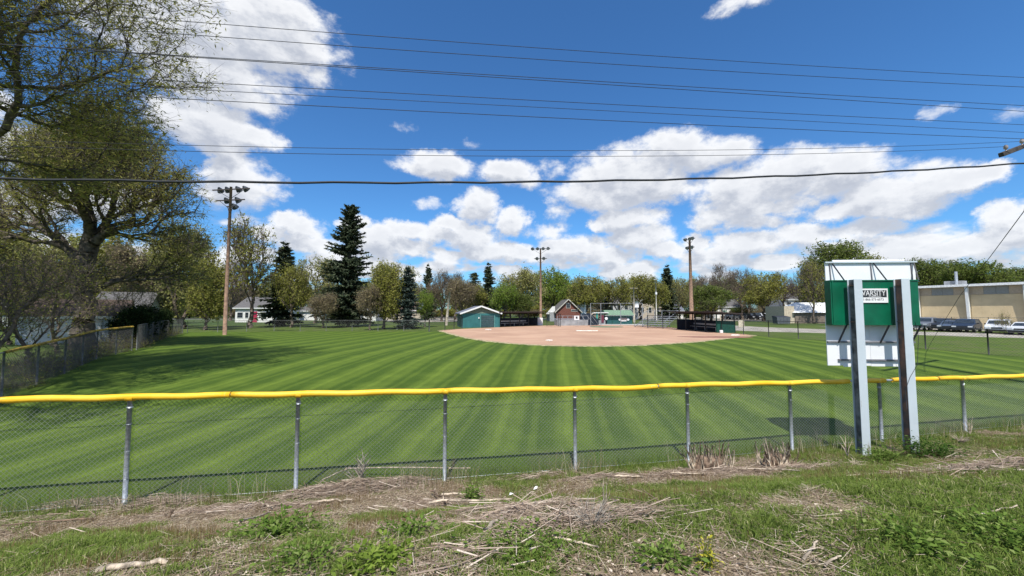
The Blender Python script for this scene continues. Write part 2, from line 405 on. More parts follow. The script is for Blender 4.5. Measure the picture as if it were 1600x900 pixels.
# ------------------------------------------------------------------ outfield fence
cosf = 1 / math.hypot(1, .18); fdir = Vector((1, .18, 0)).normalized()
RAIL = [(-140,632),(0,625),(204,621),(330,618),(467,616),(696,611),(898,607.5),(1000,606),(1022,604.5),(1045,602),(1073,601.5),(1233,598),(1372,594),(1502,590),(1600,587),(1750,583),(2400,566)]
def depth_f(px): 
    s = (px - 800) / F; return 7.2 / (1 - .18 * s)
rail = []
for px, py in RAIL:
    if px < 1700: p = P(px, py, depth_f(px)); rail.append((p.x, p.z))
rail.append((26.5, rail[-1][1] + .1)); rail.insert(0, (-13, rail[0][1]))
def railz(x): return float(np.interp(x, [a for a, b in rail], [b for a, b in rail]))
def FP(x, z, off=0.0): return Vector((x + .177 * -off, Yf(x) + .984 * off, z))
fence = empty('outfield_fence', FP(0, Gz(0, Yf(0))), 0, 'chain link outfield fence with thick yellow top cap crossing the whole foreground', 'fence')
fo = Vector(fence.location)
def frel(p): return Vector(p) - fo
post_px = [204, 467, 696, 898, 1073, 1233, 1372, 1502]
px_x = [P(p, 600, depth_f(p)).x for p in post_px]
px_x = [px_x[0] - 2.42 * 2, px_x[0] - 2.42] + px_x + [px_x[-1] + 2.42 * k for k in range(1, 6)]
for x in px_x:
    zb = Gz(x, Yf(x)); zt = railz(x)
    mb = MB(); mb.tube([frel(FP(x, zb - .3, 0)), frel(FP(x + random.uniform(-.01, .01), zt - .02, 0))], .033, 12)
    o = mb.build('post', GALV, fence, True)
    c = MB(); c.tube([frel(FP(x, zt - .16)), frel(FP(x, zt - .12))], .039, 12)
    for k in range(3): zz = zb + (zt - zb) * (.25 + .25 * k); c.tube([frel(FP(x, zz)), frel(FP(x, zz + .012))], .037, 10)
    tag(c.build('tie_band', GALV, o, True), kind='stuff')
def rail_pts(x0, x1, dz=0.0, st=.18):
    n = max(2, int((x1 - x0) / st)); return [frel(FP(x0 + (x1 - x0) * k / n, railz(x0 + (x1 - x0) * k / n) + dz + .007 * math.sin(5.1 * (x0 + (x1 - x0) * k / n)))) for k in range(n + 1)]
MB().tube(rail_pts(-13, 24), .024, 8).build('top_rail', GALV, fence, True)
def fx(px): return P(px, 600, depth_f(px)).x
caps = [(-13, -7.7), (-7.68, -4.6), (-4.585, px_x[4] - .02), (px_x[4] , fx(1026)), (fx(1028), fx(1325)), (fx(1347), fx(1381)), (fx(1392), fx(1462)), (fx(1464), px_x[9]+.01), (px_x[9] + .03, px_x[9] + 4.9), (px_x[9] + 4.93, 24)]
for k, (a, b) in enumerate(caps):
    mb = MB(); pts = rail_pts(a, b, .0, .16)
    rr = [.050 + random.uniform(-.0015, .0015) for _ in pts]; rr[0] = .046; rr[-1] = .047
    mb.tube(pts, rr, 14)
    mb.build('yellow_cap', YEL, fence, True)
# cap end collars and a few ties sticking up
mb = MB()
for x in px_x: mb.tube([frel(FP(x - .05, railz(x) - .008)), frel(FP(x + .05, railz(x) - .008))], .0535, 12)
tag(mb.build('cap_joint', YEL, fence, True), kind='stuff')
mb = MB()
for x in np.arange(-12.5, 23, .61):
    z = railz(x); mb.tube([frel(FP(x, z - .10, -.015)), frel(FP(x + .01, z - .045, -.045)), frel(FP(x + .03, z - .05, .03))], .004, 4)
tag(mb.build('tie_wire', BLACKP, fence), kind='stuff')
# woven mesh: two families of zigzag wires
def chain_mesh(zb, zt, place, x0, x1, pitch, wr):
    V = []; Fc = []
    sp = pitch * math.sqrt(2)
    for fam in (1, -1):
        xx = x0 - 2.0
        while xx < x1 + 2.0:
            pts = []; a = xx if fam == 1 else xx
            n = 7
            for k in range(n + 1):
                hh = k / n; 
                x = xx + fam * hh * 1.62
                pts.append((x, hh))
            prev = None
            for x, hh in pts:
                if x < x0 or x > x1: prev = None; continue
                z0, z1 = zb(x), zt(x); z = z0 + hh * (z1 - z0)
                c = np.array(place(x, z, .004 * fam)); k0 = len(V)
                V += [c + (wr, 0, wr), c + (-wr, 0, -wr) if False else c + (0, .0, -wr * 1.2), c + (-wr, 0, wr)]
                if prev is not None:
                    for i in range(3): j = (i + 1) % 3; Fc.append((prev + i, prev + j, k0 + j, k0 + i))
                prev = k0
            xx += sp
    return np.array(V), np.array(Fc)
V, Fc = chain_mesh(lambda x: Gz(x, Yf(x)) + .02, lambda x: railz(x) - .03, lambda x, z, o: tuple(frel(FP(x, z, o + .045))), -13, 22, .05, .0021)
tag(link('chain_link_mesh', np_mesh('chain_link_mesh', V, Fc, MESHM), fence), kind='stuff')
mb = MB(); n = 150
mb.tube([frel(FP(-13 + 36 * k / n, Gz(-13 + 36 * k / n, Yf(-13 + 36 * k / n)) + .03, .05)) for k in range(n + 1)], .0035, 5); mb.build('tension_wire', GALV, fence)

# ------------------------------------------------------------------ side and back fences
def line_fence(name, pts, h, spacing, postm, meshm, label, rail_m=None, cap=None, wr=.006, pitch=.14, thick=.03, cap_seg=None, mesh=True):
    P0 = Vector((pts[0][0], pts[0][1], 0)); root = empty(name, P0, 0, label, 'fence')
    poly = [Vector((a, b, 0)) for a, b in pts]
    segs = [(poly[i], poly[i + 1]) for i in range(len(poly) - 1)]
    allp = []
    for a, b in segs:
        L = (b - a).length; n = max(1, round(L / spacing))
        for k in range(n): allp.append(a.lerp(b, k / n))
    allp.append(poly[-1])
    tops = []
    for p in allp:
        z = Gz(p.x, p.y); q = p - P0
        MB().tube([(q.x, q.y, z - .2), (q.x, q.y, z + h + .03)], thick, 8).build('post', postm, root, True)
        tops.append(Vector((q.x, q.y, z + h)))
    MB().tube(tops, thick * .7, 6).build('top_rail', rail_m or postm, root)
    if cap:
        i0, i1 = cap_seg
        for i in range(i0, i1):
            MB().tube([tops[i] + (tops[i + 1] - tops[i]) * .01, tops[i].lerp(tops[i + 1], .5) + Vector((0, 0, .012)), tops[i + 1]], .05, 8).build('yellow_cap', cap, root, True)
    if mesh:
        V = []; Fc = []
        for i in range(len(allp) - 1):
            a, b = allp[i] - P0, allp[i + 1] - P0; za, zb = Gz(*allp[i][:2]), Gz(*allp[i + 1][:2])
            L = (b - a).length; n = int((L + h) / pitch)
            for fam in (0, 1):
                for k in range(n):
                    s0 = k * pitch - h; s1 = k * pitch; z0, z1 = 0, h      # 45 degree wire
                    if s0 < 0: z0 = -s0; s0 = 0
                    if s1 > L: z1 = h - (s1 - L); s1 = L
                    if z1 - z0 < .05: continue
                    if fam: z0, z1 = h - z0, h - z1
                    p = a.lerp(b, s0 / L); q = a.lerp(b, s1 / L)
                    zz0 = z0 + za + (zb - za) * s0 / L; zz1 = z1 + za + (zb - za) * s1 / L
                    c0 = len(V); ox, oy = (b - a).y / L * wr, -(b - a).x / L * wr
                    V += [(p.x, p.y, zz0 + wr), (p.x + ox, p.y + oy, zz0 - wr * .6), (p.x - ox, p.y - oy, zz0 - wr * .6), (q.x, q.y, zz1 + wr), (q.x + ox, q.y + oy, zz1 - wr * .6), (q.x - ox, q.y - oy, zz1 - wr * .6)]
                    Fc += [(c0, c0 + 1, c0 + 4, c0 + 3), (c0 + 1, c0 + 2, c0 + 5, c0 + 4), (c0 + 2, c0, c0 + 3, c0 + 5)]
        tag(link('chain_link_mesh', np_mesh('chain_link_mesh', np.array(V), np.array(Fc), meshm), root), kind='stuff')
    return root
GALVD = mat('dull_weathered_steel', (.16, .165, .16), .7, .2, var=.2)
MESHW = mat('weathered_wire', (.13, .13, .125), .7)
MESHD = mat('black_fence_mesh', (.04, .042, .044), .6)
line_fence('side_fence', [(-12.6, 5.0), (-16, 12.2), (-18, 15.6), (-20.6, 19.2), (-22.8, 23.2)], 1.42, 2.5, GALVD, MESHW,
           'left side chain link fence with worn yellow cap in front of the big trunk', cap=YELD, cap_seg=(3, 9), wr=.004, pitch=.11)
line_fence('side_fence', [(-22.9, 23.6), (-29.3, 32), (-35, 41)], 1.5, 2.9, GALVD, MESHW, 'bare chain link fence beyond the end of the worn yellow cap, past the white garage', wr=.005, pitch=.16)
line_fence('back_fence', [(-35, 41.6), (-27.5, 44.6), (-9.6, 44.9)], 1.25, 3.0, GALVD, MESHW, 'low chain link fence behind the grass between the light pole and the spruces', wr=.006, pitch=.2, thick=.028)
line_fence('back_fence', [(-9.3, 43.2), (-8.0, 46.0), (-6.6, 51.2)], 1.6, 3.0, BLACKP, MESHD, 'short black posted fence left of the teal shed', wr=.006, pitch=.2, thick=.045)
line_fence('foul_line_fence', [(22.3, 41.0), (24.1, 32.5), (26.2, 24.5), (29.5, 17.5), (33, 12.6)], 1.45, 2.75, BLACKP, MESHD,
           'black posted chain link fence from the right dugout along the gravel lane', wr=.004, pitch=.15, thick=.035)
line_fence('backstop_wing_fence', [(18.3, 52.0), (21.1, 48.7)], 1.75, 2.3, BLACKP, MESHD, 'black posted fence bay between bleachers and right dugout', wr=.006, pitch=.2, thick=.05)
line_fence('warehouse_fence', [(47, 52.0), (52.5, 46.0), (57, 39.0), (62, 30)], 1.6, 3.3, GALVD, MESHW, 'grey chain link fence by the cars in front of the tan warehouse', wr=.005, pitch=.25, thick=.028)
line_fence('wing_fence', [(5.3, 58.5), (7.0, 58.3), (7.2, 57.2)], 1.9, 1.4, BLACKP, MESHD, 'black framed fence gate right of the left dugout', wr=.005, pitch=.2, thick=.035)

# ------------------------------------------------------------------ scoreboard seen from behind
SBR = R(-4)
sb = empty('scoreboard', (7.45, 7.6, Gz(7.45, 7.6)), SBR, 'back of green scoreboard on two grey steel posts with white panels', 'scoreboard')
sbM = (Matrix.Translation(sb.location) @ Matrix.Rotation(SBR, 4, 'Z')).inverted()
def sl(px, py, Y):                 # pixel at depth -> local scoreboard coordinates
    return sbM @ P(px, py, Y)
g0 = sb.location.z
for pxc, ytop in ((1351, 436), (1416, 436)):
    Yp = 7.6 if pxc < 1400 else 7.68
    c = sbM @ P(pxc, 600, Yp); top = (sbM @ P(pxc - 6, ytop, Yp)).z; x = c.x
    w, dp, t = .155, .165, .012; y0 = -.005
    zb = -.6
    h = MB(); h.box((x, y0, (top + zb) / 2), (w, t, top - zb)); h.box((x, y0 + dp, (top + zb) / 2), (w, t, top - zb))
    po = h.build('post', GREYP, sb, bevel=.003)
    MB().box((x - w * .30, y0 + dp / 2, (top + zb) / 2 - .002), (t * .8, dp - t - .002, top - zb - .004)).build('web', WEBG if pxc < 1400 else RUST, po)
    br = MB()
    for zz in (top - .12, top - .85): br.box((x - .04, y0 + dp / 2, zz), (.07, .13, .012))
    tag(br.build('bracket', RUST, po), kind='stuff')
yc0, yc1 = .26, .43
L0 = sl(1303.5, 500, 7.86).x; L1 = sl(1427, 500, 7.95).x
zc0 = sl(1360, 508, 7.9).z; zc1 = sl(1360, 437.5, 7.9).z
cab = MB(); cab.box(((L0 + L1) / 2, (yc0 + yc1) / 2, (zc0 + zc1) / 2), (L1 - L0, yc1 - yc0, zc1 - zc0)); cab = cab.build('cabinet', GREENC, sb, bevel=.006)
fr = MB()
for z in (zc0 + .012, zc1 - .012): fr.box(((L0 + L1) / 2, yc0 - .009, z), (L1 - L0 - .01, .014, .022))
fr.box((L0 + .035, yc0 - .008, (zc0 + zc1) / 2), (.02, .012, zc1 - zc0 - .05))
fr.box((L1 - .16, yc0 - .008, (zc0 + zc1) / 2), (.012, .012, zc1 - zc0 - .05)); fr.build('frame_edge', GREENC, cab)
zp1 = sl(1350, 409.5, 8.1).z; zp2 = sl(1350, 405.5, 8.1).z
yb = yc1 + .03
W0 = sl(1292, 420, 8.06).x; W1 = sl(1418, 420, 8.15).x
up = MB(); up.box(((W0 + W1) / 2, yb, (zc1 - .25 + zp1) / 2), (W1 - W0, .02, zp1 - zc1 + .25))
up.build('upper_panel', WHITES, sb)
MB().box(((W0 + W1) / 2 + .0, yb + .03, zp1 + .012), (W1 - W0 - .35, .02, .07)).build('upper_panel', WHITES, sb)
MB().box(((W0 + W1) / 2, yb - .03, zp1 - .01), (W1 - W0 + .03, .035, .03)).build('rail', GREYP, sb)
zl0 = sl(1350, 571, 8.1).z; zlm = sl(1350, 534, 8.1).z; zl2 = sl(1350, 562, 8.1).z
LW0 = sl(1295, 540, 8.06).x; LW1 = sl(1417, 540, 8.15).x
for k in range(2):
    a = LW0 + (LW1 - LW0) * (.0 if k == 0 else .502); b = LW0 + (LW1 - LW0) * (.498 if k == 0 else 1)
    MB().box(((a + b) / 2, yb + k * .004, (zl0 - k * .01 + zc0 + .2) / 2), (b - a, .018, zc0 + .2 - zl0 + k * .01)).build('lower_panel', WHITES, sb)
MB().box((LW0 + .38, yb - .004, zl0 - .0), (.14, .012, .05)).build('lower_panel', WHITES, sb)
DG = mat('grey_rail', (.16, .16, .18), .6)
MB().box(((LW0 + LW1) / 2, yb - .03, zlm), (LW1 - LW0, .03, .03)).build('rail', DG, sb)
MB().box(((LW0 + LW1) / 2 + .07, yb - .03, zl2), (LW1 - LW0 - .25, .03, .03)).build('rail', DG, sb)
for fr_ in (.07, .53, .975):
    x = W0 + (W1 - W0) * fr_; dx_ = .10 if fr_ < .9 else -.09
    s_ = MB(); s_.bar((x, yb - .035, zp1 - .03), (x + dx_, yc0 - .01, zc1 - .015), .02); s_.build('strut', DARKST, sb)
    s_ = MB(); s_.bar((x - .045, yb - .02, zp1 - .03), (x - .03, yb - .02, zc1), .018); s_.build('strut', DG, sb)
    x += dx_
    s_ = MB(); s_.bar((x, yc0 - .01, zc0 + .01), (x - .055, yb - .04, zlm - .02), .024); s_.build('strut', DARKST, sb)
# maker's plate
S0 = sl(1330, 465, 7.86); S1 = sl(1382.5, 465, 7.9); sz1 = sl(1350, 451, 7.88).z; sz0 = sl(1350, 473, 7.88).z
pw = S1.x - S0.x; pc = (S0.x + S1.x) / 2
plate = MB(); plate.box((pc, yc0 - .017, (sz0 + sz1) / 2), (pw, .006, sz1 - sz0)); plate = plate.build('plate', WHITEP, sb)
INK = mat('printed_black', (.04, .045, .05), .6)
hh = sz1 - sz0
MB().box((pc, yc0 - .0215, sz0 + hh * .635), (pw - .05, .002, hh * .50)).build('printed_band', INK, plate)
def text(body, size, loc, m, parent, name='lettering', sxx=1.0):
    cu = bpy.data.curves.new(name, 'FONT'); cu.body = body; cu.size = size; cu.align_x = 'CENTER'; cu.align_y = 'CENTER'; cu.extrude = .0008; cu.offset = .0
    o = bpy.data.objects.new(name, cu); COL.objects.link(o); bpy.context.view_layer.update()
    me = bpy.data.meshes.new_from_object(o); bpy.data.objects.remove(o)
    me.materials.clear(); me.materials.append(m)
    o = link(name, me, parent); o.location = loc; o.rotation_euler = (R(90), 0, 0); o.scale = (sxx, 1, 1); return o
tx = (sl(1352, 462, 7.88).x + sl(1379.5, 462, 7.88).x) / 2
text('VARSITY', .150, (tx - .04, yc0 - .0245, sz0 + hh * .655), WHITEP, plate, sxx=.80)
text('SCOREBOARDS', .034, (tx - .02, yc0 - .0245, sz0 + hh * .435), WHITEP, plate, sxx=1.0)
text('1-866-573-6573', .062, (tx - .05, yc0 - .0215, sz0 + hh * .22), INK, plate, sxx=1.0)
# loose cable on the right post
def cable(name, pts, r, m, label, cat='cable', parent=None, n=6):
    o = MB().tube(pts, r, n).build(name, m, parent, True); return tag(o, label, cat) if parent is None else o
xr = sbM @ P(1415, 600, 7.68)
cable('wire', [(xr.x + .13, -.02, zc0 + .08), (xr.x + .17, -.03, zc0 - .2), (xr.x + .12, -.03, zc0 - .75), (xr.x - .02, -.02, zc0 - 1.0), (xr.x - .12, -.02, zc0 - 1.25), (xr.x - .10, -.01, zc0 - 1.6)], .004, DARKST, '', parent=sb)

# ------------------------------------------------------------------ field light poles
def lamp_heads(root, H, rows, rz):
    M = Matrix.Rotation(rz, 3, 'Z')
    for (z, w, xs_) in rows:
        a = M @ Vector((-w / 2, 0, 0)); b = M @ Vector((w / 2, 0, 0))
        arm = MB().bar((a.x, a.y, H + z), (b.x, b.y, H + z), .10).build('crossarm', WOODD, root)
        for sgn in (-1, 1):
            e = M @ Vector((sgn * w * .38, 0, 0)); arm2 = MB().bar((e.x, e.y, H + z - .04), (0, 0, H + z - .95), .04)
            arm2.build('brace', LAMPM, arm)
        for x in xs_:
            c = M @ Vector((x, .22, 0)); c = Vector((c.x, c.y, H + z + .05)); tgt = (M @ Vector((x * .2, 1.0, 0))); tgt = Vector((tgt.x, tgt.y, -.75)).normalized()
            mb = MB(); mb.tube([c - tgt * .34, c - tgt * .28, c - tgt * .10, c + tgt * .14, c + tgt * .2], [.07, .12, .22, .31, .31], 12)
            L = mb.build('lamp', LAMPM, root, True)
            MB().tube([c + tgt * .19, c + tgt * .205], [.29, .285], 12).build('lens', LENSM, L)
            MB().bar(c - tgt * .1, Vector((*(M @ Vector((x, 0, 0))).xy, H + z)), .04).build('yoke', LAMPM, L)
def light_pole(px, base_y, top_y, Z, rows, face, label, m=WOODP, r=(.18, .12), lean=0.0):
    b = P(px, base_y, Z); H = P(px, top_y, Z).z; z0 = 0
    root = empty('light_pole', (b.x, b.y, 0), 0, label, 'light pole', 'field light poles')
    MB().tube([(0, 0, -.3), (lean * .5, 0, H / 2), (lean, 0, H)], [r[0], (r[0] + r[1]) / 2, r[1]], 12).build('pole', m, root, True)
    lamp_heads(root, H, rows, face); return root
light_pole(351, 524, 292, 38, [(-.25, 4.2, (-1.45, -.6, .62, 1.45)), (-1.35, 3.2, (-.65, .6)), (-2.0, .8, (.28,))], R(-8), 'tall wooden floodlight pole at the left edge of the outfield grass')
lp = light_pole(845, 505, 388, 70, [(-.1, 3.6, (-1.4, -.5, .5, 1.4)), (-1.9, 2.4, (-.6, .6))], R(170), 'wooden floodlight pole behind the left dugout', r=(.24, .13))
light_pole(1081, 505, 373, 66, [(-.1, 2.4, (-.9, -.35, .7)), (-1.6, 2.0, (-.7, .3))], R(110), 'wooden floodlight pole behind the right dugout', r=(.36, .17))

# ------------------------------------------------------------------ overhead wires and their pole
def Yw(x, k=9.3): return k + .18 * x
WIRES = [('thin power line, highest of all in the sky', 9.9, .007, [(210,27),(800,72),(1600,121)]),
 ('thin power line, second from the top', 9.5, .007, [(240,50),(800,90),(1600,136)]),
 ('thin power line, third from the top on the right', 9.2, .007, [(285,87),(800,119),(1600,165)]),
 ('thin power line, fourth from the top, close below the third', 8.9, .007, [(280,88),(800,122.5),(1600,174)]),
 ('thin power line, fifth from the top in the middle of the sky', 9.9, .007, [(265,126),(800,155),(1600,195)]),
 ('thin power line, sixth from the top in the middle of the sky', 9.5, .006, [(285,139),(800,165.5),(1600,207)]),
 ('thin power line, seventh from the top, just above the wide gap', 9.1, .007, [(220,151),(800,181),(1600,217)]),
 ('upper of the two thin lines that end at the crossarm', 9.7, .006, [(235,225.5),(800,235),(1594,221)]),
 ('lower of the two thin lines that end at the crossarm', 9.25, .006, [(245,235),(800,244),(1572,229)]),
 ('thick black cable, lowest of the lines, crossing from edge to edge', 8.5, .024, [(0,279),(800,284.5),(1600,255)])]
for lab, k, r, pts in WIRES:
    ws = []
    for px, py in pts:
        s = (px - 800) / F; dy = ray(px, py)[1]; s2 = ray(px, py)[0] / dy; Y = k / (1 - .18 * s2); q = P(px, py, Y); ws.append((q.x, q.z))
    co = np.polyfit([a for a, b in ws], [b for a, b in ws], 2)
    x1 = ws[-1][0] if 'crossarm' in lab else 21.0
    xx = np.linspace(-34, x1, 90)
    pp_ = [(x, k + .18 * x, float(np.polyval(co, x)) + (.012 * math.sin(x * 3.1) if r > .01 else 0)) for x in xx]
    tag(MB().tube(pp_, r, 6).build('power_line', WIREM, None, True), lab, 'cable')
    if r > .01:   # lashed messenger wire above the cable
        pass
A0 = P(1564, 242, 12.2); A1 = P(1640, 213, 13.2)
up_ = empty('utility_pole', (A1.x + .4, A1.y + .4, 0), 0, 'utility pole just outside the right edge with its dark crossarm reaching into the sky', 'utility pole')
b0 = Vector(up_.location)
MB().tube([(0, 0, -.5), (0, 0, 12.5)], [.19, .13], 12).build('pole', WOODD, up_, True)
arm = MB().bar(A0 - b0, A0 + (A1 - A0) * 1.9 - b0, .12, .14).build('crossarm', WOODD, up_, bevel=.01)
INSM = mat('porcelain_insulator', (.45, .38, .36), .3, spec=.6)
for t_ in (.10, .42):
    q = A0.lerp(A1, t_) - b0 + Vector((0, 0, .06))
    MB().tube([q, q + Vector((0, 0, .06)), q + Vector((0, 0, .08)), q + Vector((0, 0, .13)), q + Vector((0, 0, .15)), q + Vector((0, 0, .20))], [.02, .02, .055, .05, .06, .03], 10).build('insulator', INSM, arm, True)
g1 = P(1600, 330, 13.0); g2 = P(1455, 520, 30.0)
gd = (g1 - g2); 
tag(MB().tube([Vector((b0.x, b0.y, 9.0)), g1, P(1548, 400, 15.5), P(1500, 462, 21), Vector((g2.x, g2.y, 0))], .012, 6).build('guy_wire', WIREM, None), 'slanting guy wire coming down from the right toward the parked cars', 'cable')

# ------------------------------------------------------------------ trees
BARK = mat('bark_grey_brown', (.15, .12, .095), .95, var=.3, scale=5, bump=.6, bscale=12)
BARKD = mat('bark_dark', (.125, .105, .085), .95, var=.3, scale=5, bump=.6, bscale=12)
BARKR = mat('bark_reddish', (.17, .135, .105), .95, var=.25, scale=5)
LEAFS = {
 'olive': leafmat('leaf_olive', (.18, .185, .036), (.33, .33, .085), (.44, .42, .14), .5),
 'lime': leafmat('leaf_lime', (.12, .19, .025), (.24, .33, .06), (.33, .40, .10), .45),
 'green': leafmat('leaf_green', (.095, .135, .028), (.19, .235, .06), (.28, .30, .10), .45),
 'pale': leafmat('leaf_pale', (.24, .245, .08), (.38, .375, .14), (.48, .46, .22), .5),
 'brown': leafmat('leaf_bud_brown', (.22, .185, .095), (.33, .28, .16), (.40, .35, .18), .45),
 'willow': leafmat('leaf_willow', (.19, .19, .045), (.34, .33, .095), (.47, .42, .17), .5),
 'spruce': leafmat('needle_spruce', (.038, .054, .030), (.095, .118, .070), (.20, .215, .14), .15),
 'bluespruce': leafmat('needle_blue_spruce', (.030, .048, .040), (.085, .115, .095), (.18, .21, .18), .1),
}
def tubes(A, B, ra, rb, k):
    """many tapered prisms at once"""
    d = B - A; L = np.linalg.norm(d, axis=1, keepdims=True) + 1e-9; d = d / L
    ref = np.where(np.abs(d[:, 2:3]) < .9, np.array([[0, 0, 1.]]), np.array([[1., 0, 0]]))
    u = np.cross(d, ref); u /= np.linalg.norm(u, axis=1, keepdims=True) + 1e-9; w = np.cross(d, u)
    n = len(A); V = np.zeros((n, 2 * k, 3))
    for i in range(k):
        t = 2 * math.pi * i / k; o = u * math.cos(t) + w * math.sin(t)
        V[:, i] = A + o * ra[:, None]; V[:, k + i] = B + o * rb[:, None]
    base = (np.arange(n) * 2 * k)[:, None]
    Fc = np.concatenate([np.concatenate([base + i, base + (i + 1) % k, base + k + (i + 1) % k, base + k + i], 1) for i in range(k)], 0)
    return V.reshape(-1, 3), Fc
def skeleton(rs, H, trunk_h, blobs, N, lean=(0, 0), forks=1, up=.5):
    """points in the crown joined one by one to the growing tree; returns nodes and parents"""
    nodes = []; par = []
    nt = 6
    for i in range(nt + 1):
        t = i / nt; nodes.append((lean[0] * t + rs.normal(0, .012 * H) * (0 < i), lean[1] * t + rs.normal(0, .012 * H) * (0 < i), trunk_h * t)); par.append(i - 1)
    w = np.array([b[3] * b[4] * b[5] for b in blobs]) ** .8; w /= w.sum(); pts = []
    per = rs.multinomial(N, w)
    for b, n in zip(blobs, per):
        q = rs.normal(size=(n, 3)); q /= np.linalg.norm(q, axis=1, keepdims=True); q *= (rs.rand(n, 1) ** .45)
        pts.append(np.array(b[:3]) + q * np.array(b[3:6]))
    pts = np.concatenate(pts)
    root = np.array(nodes[-1]); 
    order = np.argsort(np.linalg.norm((pts - root) * [1, 1, .8], axis=1)); pts = pts[order]
    Nn = np.zeros((len(pts) + len(nodes), 3)); Nn[:len(nodes)] = nodes; c = len(nodes)
    D = np.zeros_like(Nn); pl = np.zeros(len(Nn))
    for i in range(1, c): D[i] = (0, 0, 1); pl[i] = 0
    D[0] = (0, 0, 1)
    lo = max(1, nt - 3)
    for p in pts:
        v = p - Nn[lo:c]; L = np.linalg.norm(v, axis=1) + 1e-6
        cs = (v * D[lo:c]).sum(1) / L
        cost = L * (1 + 1.1 * np.clip(.55 - cs, 0, 2) + .35 * np.clip(-v[:, 2] / L, 0, 1)) + .10 * pl[lo:c]
        j = int(np.argmin(cost)) + lo
        Nn[c] = p; par.append(j); dv = v[j - lo] / L[j - lo]; dn = .65 * dv + .35 * D[j]; D[c] = dn / np.linalg.norm(dn)
        pl[c] = pl[j] + L[j - lo]; c += 1
    return Nn, np.array(par), nt
def tree_meshes(seed, H, trunk_h, trunk_r, blobs, N, leaf_m, bark_m, nleaf, leaf_s, leaf_spread=.5, twigs=2, twig_l=.7, twig_w=.012, droop=0.0, lean=(0, 0), lump=.35, minr=.012, streak=1.0, sides=5, asp=.5):
    rs = np.random.RandomState(seed)
    Nn, par, nt = skeleton(rs, H, trunk_h, blobs, N, lean)
    n = len(Nn); cnt = np.zeros(n); tip = np.ones(n, bool)
    for i in range(n - 1, 0, -1):
        if cnt[i] == 0: cnt[i] = 1
        cnt[par[i]] += cnt[i]; tip[par[i]] = False
    heavy = np.full(n, -1)
    for i in range(nt + 1, n):
        q = par[i]
        if heavy[q] < 0 or cnt[i] > cnt[heavy[q]]: heavy[q] = i
    for _ in range(4):                      # straighten the limbs
        sel = np.where((heavy >= 0) & (np.arange(n) > nt))[0]
        Nn[sel] = .4 * Nn[sel] + .3 * Nn[par[sel]] + .3 * Nn[heavy[sel]]
    rad = np.maximum(minr, trunk_r * (cnt / cnt[nt]) ** .47); rad[0] = trunk_r * 1.45; rad[1] = trunk_r * 1.1
    for i in range(2, nt + 1): rad[i] = trunk_r * (1.06 - .05 * i)
    idx = np.arange(1, n); A = Nn[par[idx]]; B = Nn[idx]
    L = np.linalg.norm(B - A, axis=1, keepdims=True)
    mid = (A + B) / 2 + rs.normal(size=A.shape) * L * .07 - np.array([0, 0, 1]) * L * .05 * (rad[idx] < .1)[:, None]
    ra = np.minimum(rad[par[idx]], np.maximum(rad[idx] * 1.7, rad[idx] + .004)); ra[:nt] = rad[par[idx]][:nt]; rb = rad[idx]; rm = (ra + rb) / 2
    big = rb > .035
    Vs = []; Fs = []; off = 0
    for sel, k in ((big, sides + 2), (~big, 3)):
        if not sel.any(): continue
        for a, b, r1, r2 in ((A[sel], mid[sel], ra[sel], rm[sel]), (mid[sel], B[sel], rm[sel], rb[sel])):
            V, Fc = tubes(a, b, r1, r2, k); Vs.append(V); Fs.append(Fc + off); off += len(V)
    # twigs
    if twigs:
        tn = np.where(rad < .06)[0]; tn = np.repeat(tn, twigs); a = Nn[tn]
        out = a - np.array([lean[0], lean[1], trunk_h]); out /= np.linalg.norm(out, axis=1, keepdims=True) + 1e-6
        dv = rs.normal(size=a.shape) * .65 + out * .6 + np.array([0, 0, .30 - droop]); dv /= np.linalg.norm(dv, axis=1, keepdims=True)
        b = a + dv * twig_l * (.4 + .9 * rs.rand(len(a), 1))
        V, Fc = tubes(a, b, np.full(len(a), twig_w), np.full(len(a), twig_w * .3), 3); Vs.append(V); Fs.append(Fc + off); off += len(V)
    trunk = np_mesh('trunk', np.concatenate(Vs), np.concatenate(Fs), bark_m, smooth=False)
    crown = None
    if nleaf:
        ln = np.where(rad < max(.05, minr * 3))[0]
        # clumps: some parts of the crown carry more leaves than others
        c = Nn[ln]; wgt = vnoise(c[:, 0] * .45 + c[:, 2] * .31 + 90, c[:, 1] * .45 + c[:, 2] * .4 + 90, seed, 3)
        wgt = np.clip((wgt - .5) * 4 * lump + .5, .03, 1) ** 1.5; wgt /= wgt.sum()
        pick = ln[rs.choice(len(ln), nleaf, p=wgt)]
        if twigs:    # leaves along the twigs
            ti = rs.randint(0, len(a), nleaf); useT = rs.rand(nleaf) < .55
        c = Nn[pick] + rs.normal(size=(nleaf, 3)) * leaf_spread * np.array([1, 1, .8])
        if twigs:
            tt = rs.rand(nleaf, 1); ct = a[ti] * (1 - tt) + b[ti] * tt + rs.normal(size=(nleaf, 3)) * leaf_s * .6
            c = np.where(useT[:, None], ct, c)
        c[:, 2] -= droop * rs.rand(nleaf) * .8
        u = rs.normal(size=(nleaf, 3)); u[:, 2] = u[:, 2] * .6 - droop * 1.2; u /= np.linalg.norm(u, axis=1, keepdims=True)
        w = rs.normal(size=(nleaf, 3)); w -= (w * u).sum(1, keepdims=True) * u; w /= np.linalg.norm(w, axis=1, keepdims=True)
        s = leaf_s * (.55 + .8 * rs.rand(nleaf, 1))
        V = np.stack([c - u * s * streak, c + w * s * asp, c + u * s * streak, c - w * s * asp], 1).reshape(-1, 3)
        Fc = np.arange(nleaf * 4).reshape(-1, 4)
